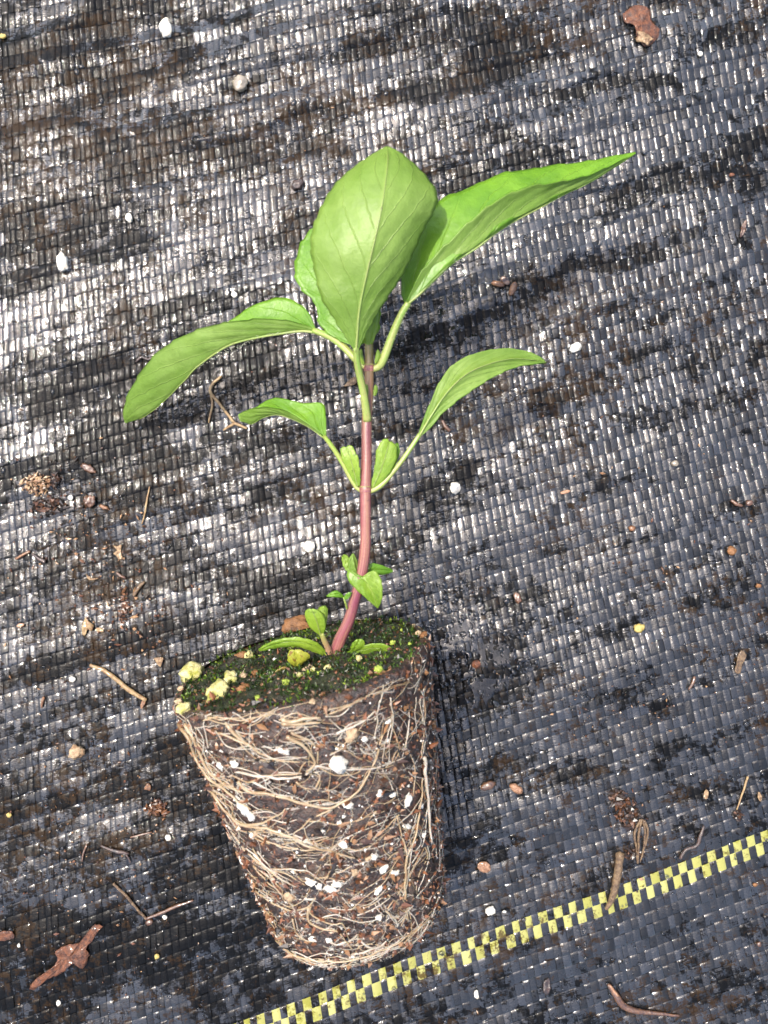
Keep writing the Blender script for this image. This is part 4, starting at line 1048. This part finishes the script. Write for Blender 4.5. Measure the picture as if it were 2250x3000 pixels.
def twig(name, label, cat, pts, rad, mat, lift=None, sides=8, parent=None, wob=1.5, group=None):
    Q = catmull(np.array(pts, float), max(8, int(sum(math.dist(pts[k], pts[k + 1]) for k in range(len(pts) - 1)) / 7)))
    rr = np.interp(np.linspace(0, 1, len(Q)), np.linspace(0, 1, len(rad)), rad); sd = R_.uniform(0, 99); P = []
    for k, (x, y) in enumerate(Q):
        x += wob * noise.noise(Vector((k * 0.35, sd, 0))); y += wob * noise.noise(Vector((k * 0.35, sd, 7)))
        P.append(tuple(W(x, y, ground_z(x, y) + rr[k] * 0.8 + (lift or 0) + 1)))
    rr = rr * (1 + 0.13 * np.array([noise.noise(Vector((k * 0.6, sd, 30))) for k in range(len(Q))]))
    V, F, uv = tube_arrays(np.array(P), rr * S, sides)
    o = link(name, new_mesh(name, V, F, [mat], uvs=uv), parent)
    if parent is None: tag(o, label, cat, group)
    return o

def clump(name, label, cat, px, py, rx, ry, h, pal, n=70, sizes=(4, 6, 8), group=None, mat=None):
    it = []
    for _ in range(n):
        a = R_.uniform(0, 6.28); r = math.sqrt(R_.random()); x, y = px + rx * r * math.cos(a) * R_.uniform(0.7, 1.2), py + ry * r * math.sin(a) * R_.uniform(0.7, 1.2)
        z = ground_z(x, y) + h * (1 - r * r) * R_.random() + 2
        it.append((W(x, y, z), R_.choice(sizes), R_.choice([1, 1.3, 2.4]), R_.choice(pal)))
    V, F, C = nuggets(it); o = link(name, new_mesh(name, V, F, [mat or M_crumb], cols=C, smooth=False))
    return tag(o, label, cat, group)

GW = 'white perlite grains scattered on the cloth'
grain('perlite_grain', 'white oblong perlite grain near the top edge, left of centre', 'grain', 485, 82, 18, 28, M_perl, 0.1, group=GW)
grain('perlite_grain', 'white lens shaped perlite grain nearest the left edge in the glare', 'grain', 183, 768, 16, 27, M_perl, 0.15, group=GW)
grain('perlite_grain', 'small white perlite grain up and right of the lens shaped grain', 'grain', 378, 638, 10, 15, M_perl, 0.2, group=GW)
grain('perlite_grain', 'tiny white perlite chip above the arching left leaf', 'grain', 687, 864, 9, 10, M_perl, 0.4, group=GW)
grain('perlite_grain', 'white pointed perlite grain in clear space above the lower right leaf tip', 'grain', 1687, 1018, 19, 13, M_perl, 0.5, group=GW)
g_ = grain('perlite_grain', 'white perlite grain with brown edge right of the middle stem', 'grain', 1334, 1430, 15, 18, M_perl, 0.2, group=GW)
grain('perlite_grain', 'round white perlite grain left of the stem above the plug', 'grain', 907, 1602, 16, 18, M_perl, 0.0, group=GW)
grain('perlite_grain', 'white perlite grain between the plug and the yellow marker line', 'grain', 1437, 2668, 15, 13, M_perl, 0.6, group=GW)
grain('perlite_grain', 'tiny white perlite crumb beside the grain above the yellow line', 'grain', 1478, 2671, 6, 4, M_perl, group=GW)
grain('perlite_grain', 'small upright white perlite grain at the bottom under the yellow line', 'grain', 1396, 2914, 7, 13, M_perl, 0.1, group=GW)
grain('perlite_grain', 'small white perlite grain by the fork of the V shaped twig', 'grain', 483, 2687, 7, 7, M_perl, group=GW)
grain('perlite_grain', 'rough beige perlite lump left of the plug', 'grain', 222, 2204, 22, 20, M_grit, 0.3, rough=0.4, group=GW)
grain('perlite_grain', 'flat whitish perlite flake between the beige lump and the plug', 'grain', 493, 2454, 10, 10, M_perl, 0.4, group=GW)
grain('perlite_grain', 'ring like pale grain under the straw coloured needle', 'grain', 212, 1990, 10, 9, M_perl, 0.0, d=5, group=GW)
grain('perlite_grain', 'white speck in the brown litter clump at the left', 'grain', 207, 1458, 8, 8, M_perl, group=GW)
grain('perlite_grain', 'small whitish grain near the bottom left corner', 'grain', 172, 2938, 7, 8, M_perl, group=GW)
grain('perlite_grain', 'tiny white grain near the torn brown leaf', 'grain', 55, 2770, 5, 6, M_perl, group=GW)
grain('perlite_grain', 'tiny pale grain near the top right below the brown bark', 'grain', 2052, 158, 7, 8, M_perl, group=GW)
grain('perlite_grain', 'whitish wet grain by the right edge above mid height', 'grain', 1978, 1358, 12, 10, M_wetstone, group=GW)
grain('wet_stone', 'grey brown wet grain in a bead of water, upper left', 'stone', 704, 246, 22, 24, M_wetstone, 0.2)
grain('wet_stone', 'black shiny wet grain left of the front leaf tip', 'stone', 872, 541, 18, 15, M_blk, 0.5, rough=0.4)
grain('wet_stone', 'rusty red wet grain in the puddle right of the moss', 'stone', 1396, 1946, 14, 13, M_red, 0.3)
grain('golden_grain', 'golden yellow grain alone right of the puddle', 'grain', 1872, 1840, 16, 14, M_gold, 0.3)
grain('golden_grain', 'yellow brown grain near the right edge at mid height', 'grain', 2144, 1614, 13, 14, M_bark, 0.2)
grain('golden_grain', 'yellow green grain at the left edge near the top', 'grain', 9, 106, 10, 8, M_gold, 0.2)
grain('golden_grain', 'orange crumb right of the yellow marker line end', 'grain', 2212, 2592, 7, 6, M_bark, 0.2)
grain('golden_grain', 'small yellow grain left of the glare streak at lower left', 'grain', 27, 2388, 7, 8, M_gold, 0.3)
grain('golden_grain', 'dull yellow grain below the V shaped twig', 'grain', 460, 2802, 8, 8, M_gold, 0.3)

flake('bark_flake', 'curled rusty bark flake near the top right', 'bark', 1880, 70, [(-55, -30), (-20, -55), (20, -42), (30, -10), (52, 20), (40, 48), (10, 66), (-12, 40), (-25, 5), (-50, -8)], M_red, 4, 9, 8)
flake('bark_flake', 'pale striped bark flake overlapping the rusty one near the top right', 'bark', 1888, 112, oval(26, 15, 0.4, 12, 0.3), M_husk, 4, 7, 13)
s1 = grain('seed', 'brown seed husk, right one of a pair below the long right leaf', 'seed', 1503, 846, 10, 22, M_seed, -0.35, d=8, rough=0.12)
s2 = grain('seed', 'brown seed husk, left one of a pair below the long right leaf', 'seed', 1459, 832, 20, 9, M_seed, -0.2, d=8, rough=0.15)
flake('husk', 'crumpled husk bit between the two brown seeds', 'husk', 1480, 822, oval(16, 9, 0.6), M_dkbr, 4, 8, 8)
grain('seed', 'dark brown seed lying beside the pink seed right of the plug', 'seed', 1429, 2302, 23, 12, M_dkbr, 0.35, d=9, rough=0.18)
grain('seed', 'pinkish tan seed right of the dark seed', 'seed', 1512, 2310, 22, 12, M_pink, -0.55, d=9, rough=0.18)
flake('husk', 'pink scale like chip right of the lower plug', 'chip', 1417, 2540, oval(17, 15, 0.3, 9, 0.25), M_pink, 4, 7, 6)
twig('straw_needle', 'straw coloured curved needle lying left of the plug', 'needle', [(264, 1949), (300, 1962), (340, 1990), (385, 2026), (428, 2051)], [5, 6.5, 7, 7.5, 6], M_tan)
flake('husk', 'thin brown husk touching the end of the straw needle', 'husk', 419, 2060, oval(6, 17, 0.35), M_seed, 3, 3, 6)
f1 = twig('forked_root', 'pale forked root bit on the cloth below the arching left leaf', 'root', [(648, 1103), (626, 1122), (616, 1148), (640, 1180), (668, 1216), (686, 1240)], [4, 5, 5, 4.5, 4.5, 5], M_tan)
twig('root_branch', None, None, [(686, 1240), (702, 1246), (722, 1255)], [5, 4.5, 3.5], M_tan, parent=f1)
twig('root_branch', None, None, [(686, 1240), (672, 1250), (655, 1260)], [5, 4, 3], M_tan, parent=f1)
twig('root_branch', None, None, [(617, 1150), (622, 1185), (616, 1215), (612, 1238)], [4, 3.5, 3.5, 2.5], M_tan, parent=f1)
flake('leaf_scrap', 'torn red brown leaf scrap near the bottom left corner', 'leaf', 195, 2800, [(108, -88), (92, -70), (72, -40), (58, -20), (66, 0), (48, 38), (34, 20), (10, 28), (-10, 50), (-55, 68), (-98, 104), (-108, 96), (-88, 66), (-40, 32), (-26, 8), (-34, -10), (0, -30), (36, -36), (62, -70), (84, -92)], M_red, 3, 10, 8)
flake('leaf_scrap', 'rusty leaf bit cut by the left edge near the bottom', 'leaf', 14, 2742, oval(28, 16, -0.2), M_red, 5, 9, 7)
v1 = twig('forked_twig', 'V shaped thin dark twig lower left of the plug', 'twig', [(332, 2590), (362, 2616), (392, 2652), (428, 2692)], [4, 4.5, 4, 4], M_stick)
twig('twig_branch', None, None, [(428, 2692), (470, 2676), (510, 2658), (566, 2638)], [4, 5, 5, 3], M_dkbr, parent=v1)
grain('soil_lump', 'dark red soil lump at the fork of the V shaped twig', 'lump', 438, 2702, 12, 9, M_dkbr, 0.2)
t1 = twig('dark_twig', 'short crooked black twig above the V shaped twig', 'twig', [(296, 2478), (326, 2490), (352, 2496), (378, 2500)], [3, 5, 7, 4], M_blk)
twig('twig_branch', None, None, [(366, 2498), (376, 2512), (384, 2530)], [3, 3, 2], M_blk, parent=t1)
twig('dark_twig', 'thin bent black sprig left of the crooked twig', 'twig', [(254, 2474), (246, 2496), (240, 2524)], [3, 3, 2.5], M_dkbr)
twig('dark_twig', 'straight thin brown sprig right above the crooked twig', 'twig', [(384, 2452), (412, 2446), (444, 2438)], [2.5, 3.5, 2.5], M_dkbr)
# soil clump with needle bundle at lower right and the stick
twig('stick', 'short brown stick across the yellow marker line', 'stick', [(1816, 2500), (1812, 2540), (1804, 2590), (1792, 2635), (1776, 2664)], [13, 12, 12, 10, 6], M_stick, lift=6, sides=10)
darkpal = [(0.012, 0.008, 0.006), (0.022, 0.011, 0.006), (0.05, 0.022, 0.01), (0.09, 0.036, 0.014)]
clump('soil_clump', 'black crumbly soil clump above the stick, upper part', 'soil', 1812, 2338, 24, 26, 22, darkpal, 60)
clump('soil_clump', 'black crumbly soil clump above the stick, larger lower part', 'soil', 1842, 2386, 32, 40, 24, darkpal, 110)
clump('soil_clump', 'dark soil smear between the stick and the needle bundle', 'soil', 1850, 2505, 34, 14, 8, darkpal, 50, (3, 4, 6))
nb1 = twig('needle_bundle', 'bundle of tan needles hanging from the black soil clump', 'needles', [(1880, 2400), (1872, 2440), (1870, 2490), (1868, 2530)], [4, 4, 3.5, 3], M_stick, lift=2)
for pts in ([(1884, 2402), (1890, 2440), (1886, 2484), (1876, 2526)], [(1876, 2400), (1860, 2440), (1864, 2480), (1866, 2520)], [(1888, 2404), (1898, 2430), (1894, 2466), (1882, 2500)]):
    twig('needle', None, None, pts, [3.5, 3.5, 3, 2], M_stick, lift=2, parent=nb1)
c1 = twig('curved_twig', 'curved twig with a pale end at the bottom right', 'twig', [(1782, 2884), (1802, 2912), (1826, 2946), (1866, 2962), (1920, 2968), (1990, 2976)], [5, 11, 10, 7, 5, 3], M_dkbr)
twig('bare_wood', None, None, [(1786, 2886), (1802, 2908), (1822, 2936), (1842, 2950)], [3, 5.5, 5, 2.5], M_pink, lift=7, parent=c1)
twig('thin_needle', 'thin straight straw near the right edge above the yellow line', 'needle', [(2190, 2276), (2178, 2318), (2158, 2372)], [3.5, 3, 2], M_tan)
clump('soil_clump', 'dark soil crumb at the lower end of the thin straw', 'soil', 2160, 2392, 13, 20, 10, darkpal, 34, (3, 4, 6))
twig('dark_twig', 'crooked black twig left of the thin straw', 'twig', [(2062, 2420), (2052, 2450), (2040, 2478), (2010, 2490), (1992, 2516)], [4, 6, 5, 5, 5], M_blk)
flake('husk', 'tiny pale husk left of the thin straw', 'husk', 2069, 2328, oval(7, 14, 0.2), M_husk, 3, 4, 5)
flake('husk', 'small curled tan husk by the right edge above the yellow line', 'husk', 2226, 2334, oval(6, 14, -0.2), M_husk, 3, 5, 6)
twig('dark_twig', 'small brown twig bit right of the lower right leaf stalk', 'twig', [(1296, 1232), (1304, 1248), (1318, 1262)], [5, 6, 5], M_dkbr)
flake('bark_flake', 'wet tan and black flake near the right edge below the puddle level', 'bark', 2168, 1938, [(-12, 14), (-16, 30), (0, 34), (8, 10), (18, -20), (6, -34), (-6, -18)], M_stick, 5, 8, 7)
twig('dark_twig', 'thin brown sliver left of the wet tan flake', 'twig', [(2036, 1982), (2028, 2004), (2018, 2020)], [4, 5, 3], M_dkbr)
flake('husk', 'pale pinkish sliver on the grey cloth right of the stem', 'husk', 1657, 1441, oval(16, 5, -0.25), M_pink, 3, 4, 5)
twig('dark_twig', 'dark red splinter near the right edge at mid height', 'twig', [(2142, 1466), (2156, 1476), (2174, 1482)], [4, 6, 4], M_dkbr)
grain('soil_lump', 'brown crumb near the right edge beside the dark red splinter', 'soil', 2196, 1474, 11, 9, M_dkbr, rough=0.4)
grain('soil_lump', 'orange brown crumb above the golden grain', 'soil', 1852, 1548, 10, 9, M_seed, rough=0.3)
grain('soil_lump', 'reddish crumb at the right edge above the lower straw', 'soil', 2222, 1716, 8, 7, M_bark, rough=0.3)
grain('soil_lump', 'dark round crumb near the bottom right below the yellow line', 'soil', 2224, 2766, 8, 8, M_dkbr, rough=0.3)
flake('soil_clump', 'wet dark shell like bit above the puddle', 'soil', 1516, 1752, oval(10, 18, -0.3), M_dkbr, 5, 8, 6)
flake('soil_clump', 'wet dark flake below the curved end of the yellow line', 'soil', 1602, 2892, oval(12, 24, 0.15), M_blk, 6, 8, 6)
flake('husk', 'dark curled scrap near the upper right edge', 'husk', 2178, 670, oval(7, 28, 0.35), M_dkbr, 4, 8, 7)
grain('soil_lump', 'tiny rust crumb right of the long right leaf', 'soil', 2144, 512, 8, 6, M_red)
# husks in the litter at the left
flake('husk', 'brown folded husk in the litter at the left', 'husk', 346, 1616, [(-16, -20), (-4, -16), (10, -20), (8, 0), (14, 22), (2, 24), (-6, 12), (-14, 6), (-4, -4)], M_husk, 4, 9, 6)
flake('husk', 'small tan boat shaped husk left of the folded husk', 'husk', 268, 1690, [(-18, -10), (-6, 2), (20, 4), (6, 10), (-10, 8)], M_husk, 4, 6, 6)
flake('husk', 'pale petal like husk in the litter above the straw needle', 'husk', 254, 1836, [(-4, -28), (8, -16), (20, -4), (14, 14), (4, 8), (-6, 26), (-14, 22), (-12, -6)], M_tan, 4, 9, 8)
flake('husk', 'smaller pale husk touching the petal like husk', 'husk', 292, 1846, oval(13, 6, 0.2), M_tan, 3, 6, 6)
twig('dark_twig', 'short rusty sliver at the far left of the litter', 'twig', [(46, 1637), (66, 1626), (88, 1615)], [3.5, 4.5, 3.5], M_seed)
twig('dark_twig', 'dark sprig right of the rusty sliver', 'twig', [(94, 1622), (112, 1636), (132, 1646)], [3, 5, 6], M_blk)
twig('dark_twig', 'brown splinter below the folded husk', 'twig', [(392, 1745), (406, 1722), (424, 1704)], [5, 6, 4], M_stick)
twig('dark_twig', 'tiny dark rod beneath the folded husk', 'twig', [(342, 1678), (356, 1688), (368, 1694)], [4, 4.5, 3], M_dkbr)
twig('thin_needle', 'thin tan fibre right of the brown litter clump', 'needle', [(438, 1426), (430, 1470), (424, 1506), (416, 1534)], [2, 3, 3, 2], M_tan)
clump('litter_clump', 'fuzzy light brown litter clump at the left edge', 'litter', 108, 1420, 44, 30, 20, [(0.30, 0.19, 0.10), (0.22, 0.12, 0.06), (0.40, 0.27, 0.15), (0.12, 0.06, 0.03)], 150, (3, 4, 6))
clump('soil_clump', 'black soil crumbs spilled under the fuzzy litter clump', 'soil', 140, 1482, 54, 28, 10, darkpal, 110, (3, 4, 7))
clump('soil_clump', 'black soil knot right of the fuzzy litter clump', 'soil', 162, 1408, 14, 22, 14, darkpal, 40, (3, 4, 6))
for q, (x, y, w_, h_, m_) in enumerate(((258, 1372, 22, 10, M_dkbr), (262, 1468, 15, 16, M_dkbr), (304, 1486, 15, 6, M_seed))):
    grain('soil_lump', ['shiny brown bit up and right of the fuzzy litter clump', 'dark brown bit right of the fuzzy litter clump', 'thin tan seed right of the fuzzy litter clump'][q], 'soil', x, y, w_, h_, m_, R_.uniform(-0.6, 0.6), rough=0.5)
clump('soil_clump', 'reddish brown crumbs below the folded husk', 'soil', 360, 1780, 16, 56, 9, [(0.10, 0.04, 0.018), (0.05, 0.02, 0.01), (0.20, 0.09, 0.04)], 60, (3, 4, 6))
flake('husk', 'greyish triangular chip right of the straw needle', 'chip', 464, 1936, [(-14, -8), (14, -10), (4, 18)], M_husk, 3, 5, 5)
flake('husk', 'small rectangular tan chip at the left above the straw needle', 'chip', 60, 1832, oval(11, 6, -0.2), M_pink, 4, 3, 6)
flake('husk', 'orange bark chip left of the upper plug', 'chip', 432, 2306, [(-10, 6), (0, -12), (10, -4), (8, 10)], M_seed, 4, 4, 6)
clump('soil_clump', 'brown red crumbly smear left of the plug', 'soil', 462, 2368, 36, 24, 9, [(0.10, 0.04, 0.018), (0.05, 0.02, 0.01), (0.16, 0.07, 0.03)], 90, (3, 4, 6))
twig('dark_twig', 'small orange brown husk sliver left below the straw needle', 'twig', [(128, 2042), (124, 2058), (122, 2072)], [4, 5, 3], M_seed)
flake('leaf_scrap', 'pale dry scrap just left of the upper stem', 'leaf', 1030, 1118, [(-24, 14), (-10, -2), (10, -14), (16, 2), (4, 10)], M_husk, 4, 8, 8)
twig('dark_twig', 'dark thin sprig in the shade of the arching left leaf end', 'twig', [(398, 1060), (416, 1046), (436, 1054), (446, 1044)], [3, 5, 4, 3], M_blk)

# ------------------------------------------------------------------ loose soil grains: uncountable, one object
items = []
def scatter(n, cx, cy, sx, sy, sizes, dark=0.6):
    for _ in range(n):
        x = R_.gauss(cx, sx); y = R_.gauss(cy, sy)
        if not (-300 < x < 2550 and -300 < y < 3300): continue
        sz = R_.choice(sizes); col = R_.choice(soilpal[:3] + soilpal[4:5]) if R_.random() < dark else R_.choice([(0.15, 0.065, 0.028), (0.24, 0.12, 0.05), (0.34, 0.20, 0.10)])
        items.append((G(x, y, ground_z(x, y) + sz * 0.4), sz, R_.choice([1, 1, 1.5, 2.6]), col))
scatter(420, 260, 1700, 170, 190, [1.6, 2, 2.5, 3, 4])
scatter(120, 150, 1470, 90, 60, [1.6, 2, 3, 4], 0.85)
scatter(320, 330, 2480, 170, 160, [1.5, 2, 2.5, 3.5])
scatter(90, 360, 1790, 60, 60, [2, 3, 4, 5], 0.5)
scatter(130, 1950, 1650, 260, 300, [1.5, 2, 2.5, 3.5])
scatter(90, 1750, 2100, 120, 60, [1.5, 2, 3], 0.7)
scatter(60, 1860, 2440, 50, 70, [2, 3, 4], 0.9)
scatter(420, 1125, 1500, 800, 1000, [1.5, 1.8, 2.2, 2.8], 0.7)
V, F, C = nuggets(items)
o = link('soil_grains', new_mesh('soil_grains', V, F, [M_crumb], cols=C, smooth=False)); tag(o, 'fine brown soil grains scattered over the cloth', 'soil', None, 'stuff')

# ------------------------------------------------------------------ water: beads and a small puddle
def water_mat():
    t = NT('clear_water'); t.set(Base_Color=(1, 1, 1), Roughness=0.02); t.p.inputs['IOR'].default_value = 1.5
    t.p.inputs['Transmission Weight'].default_value = 1.0
    return t.m
M_water = water_mat()
V, F = [], []
def bead(x, y, r):
    gz = ground_z(x, y) - 1.5; b = len(V); el = R_.uniform(0.7, 1.5); an = R_.uniform(0, 3.14); k = 7; h = r * R_.uniform(0.4, 0.7)
    ca, sa = math.cos(an), math.sin(an)
    for (rr_, zz_) in ((1.0, 0.0), (0.85, 0.5), (0.5, 0.87)):
        for q in range(k):
            a = 2 * math.pi * q / k; u, v = r * rr_ * math.cos(a) * el, r * rr_ * math.sin(a)
            V.append(tuple(G(x + u * ca - v * sa, y + u * sa + v * ca, gz + h * zz_)))
    V.append(tuple(G(x, y, gz + h)))
    for q in range(k):
        q2 = (q + 1) % k
        F.extend([(b + q2, b + q, b + k + q, b + k + q2), (b + k + q2, b + k + q, b + 2 * k + q, b + 2 * k + q2), (b + 2 * k + q2, b + 2 * k + q, b + 3 * k)])
def beads(n, cx, cy, sx, sy, r0, r1):
    for _ in range(n): bead(R_.gauss(cx, sx), R_.gauss(cy, sy), r0 + (r1 - r0) * R_.random() ** 2)
for _ in range(2600): bead(R_.uniform(-100, 2350), R_.uniform(-100, 3100), 2.4 + 5.5 * R_.random() ** 3)
beads(220, 1340, 1800, 90, 90, 3, 10); beads(160, 1450, 1960, 110, 80, 3, 9); beads(160, 1350, 1050, 160, 180, 3, 8); beads(200, 1700, 400, 320, 250, 3, 8)
beads(120, 800, 250, 250, 160, 3, 9); beads(60, 1330, 2200, 50, 150, 3, 8); beads(160, 1900, 1500, 260, 300, 2.5, 6)
o = link('water_beads', new_mesh('water_beads', V, F, [M_water])); tag(o, 'small clear water beads all over the wet cloth', 'water', None, 'stuff')

def puddle_mesh(x0, y0, x1, y1, field, step=4.0, depth=3.4):
    xs = np.arange(x0, x1, step); ys = np.arange(y0, y1, step); X, Y = np.meshgrid(xs, ys, indexing='ij')
    f = field(X, Y); Z = relief(X, Y) + np.where(f > 0, -1.5 + depth * np.sqrt(np.clip(f / 0.35, 0, 1)), -9.0)
    Z = np.where(f > 0, Z + 0.35 * vnoise(X / 22, Y / 22, 77), Z)
    keep = f > -0.06; idx = -np.ones(X.shape, dtype=int); idx[keep] = np.arange(keep.sum())
    V = np.stack([(X[keep] - 1125) * S, (1500 - Y[keep]) * S, Z[keep] * S], -1); F = []
    a, b_, c_, d_ = idx[:-1, :-1], idx[1:, :-1], idx[1:, 1:], idx[:-1, 1:]
    ok = (a >= 0) & (b_ >= 0) & (c_ >= 0) & (d_ >= 0)
    F = np.stack([a[ok], d_[ok], c_[ok], b_[ok]], -1)
    return new_mesh('puddle', V, F, [M_water])
def nz(X, Y, sd): return 0.55 * vnoise(X / 34, Y / 34, sd) + 0.35 * vnoise(X / 15, Y / 15, sd + 1)
o = link('puddle', puddle_mesh(1230, 1740, 1640, 2140, lambda X, Y: nz(X, Y, 81) - 0.42 + 0.75 * np.maximum(blob(X, Y, 1330, 1840, 70, 70), blob(X, Y, 1420, 1960, 95, 110)) + 0.3 * blob(X, Y, 1540, 2000, 70, 50)))
tag(o, 'shallow puddle of clear water right of the mossy plug rim', 'puddle', None, 'structure')
o = link('puddle', puddle_mesh(1130, 760, 1640, 1280, lambda X, Y: nz(X, Y, 91) - 0.52 + 0.5 * blob(X, Y, 1330, 1000, 170, 200)))
tag(o, 'broken film of water right of the upper stem', 'puddle', None, 'structure')
o = link('puddle', puddle_mesh(450, 20, 2250, 640, lambda X, Y: nz(X, Y, 95) + 0.3 * vnoise(X / 190, Y / 60, 97) - 0.62 + 0.22 * blob(X, Y, 1600, 300, 420, 250) + 0.2 * blob(X, Y, 720, 260, 160, 90)))
tag(o, 'broken film of water along the top of the cloth', 'puddle', None, 'structure')
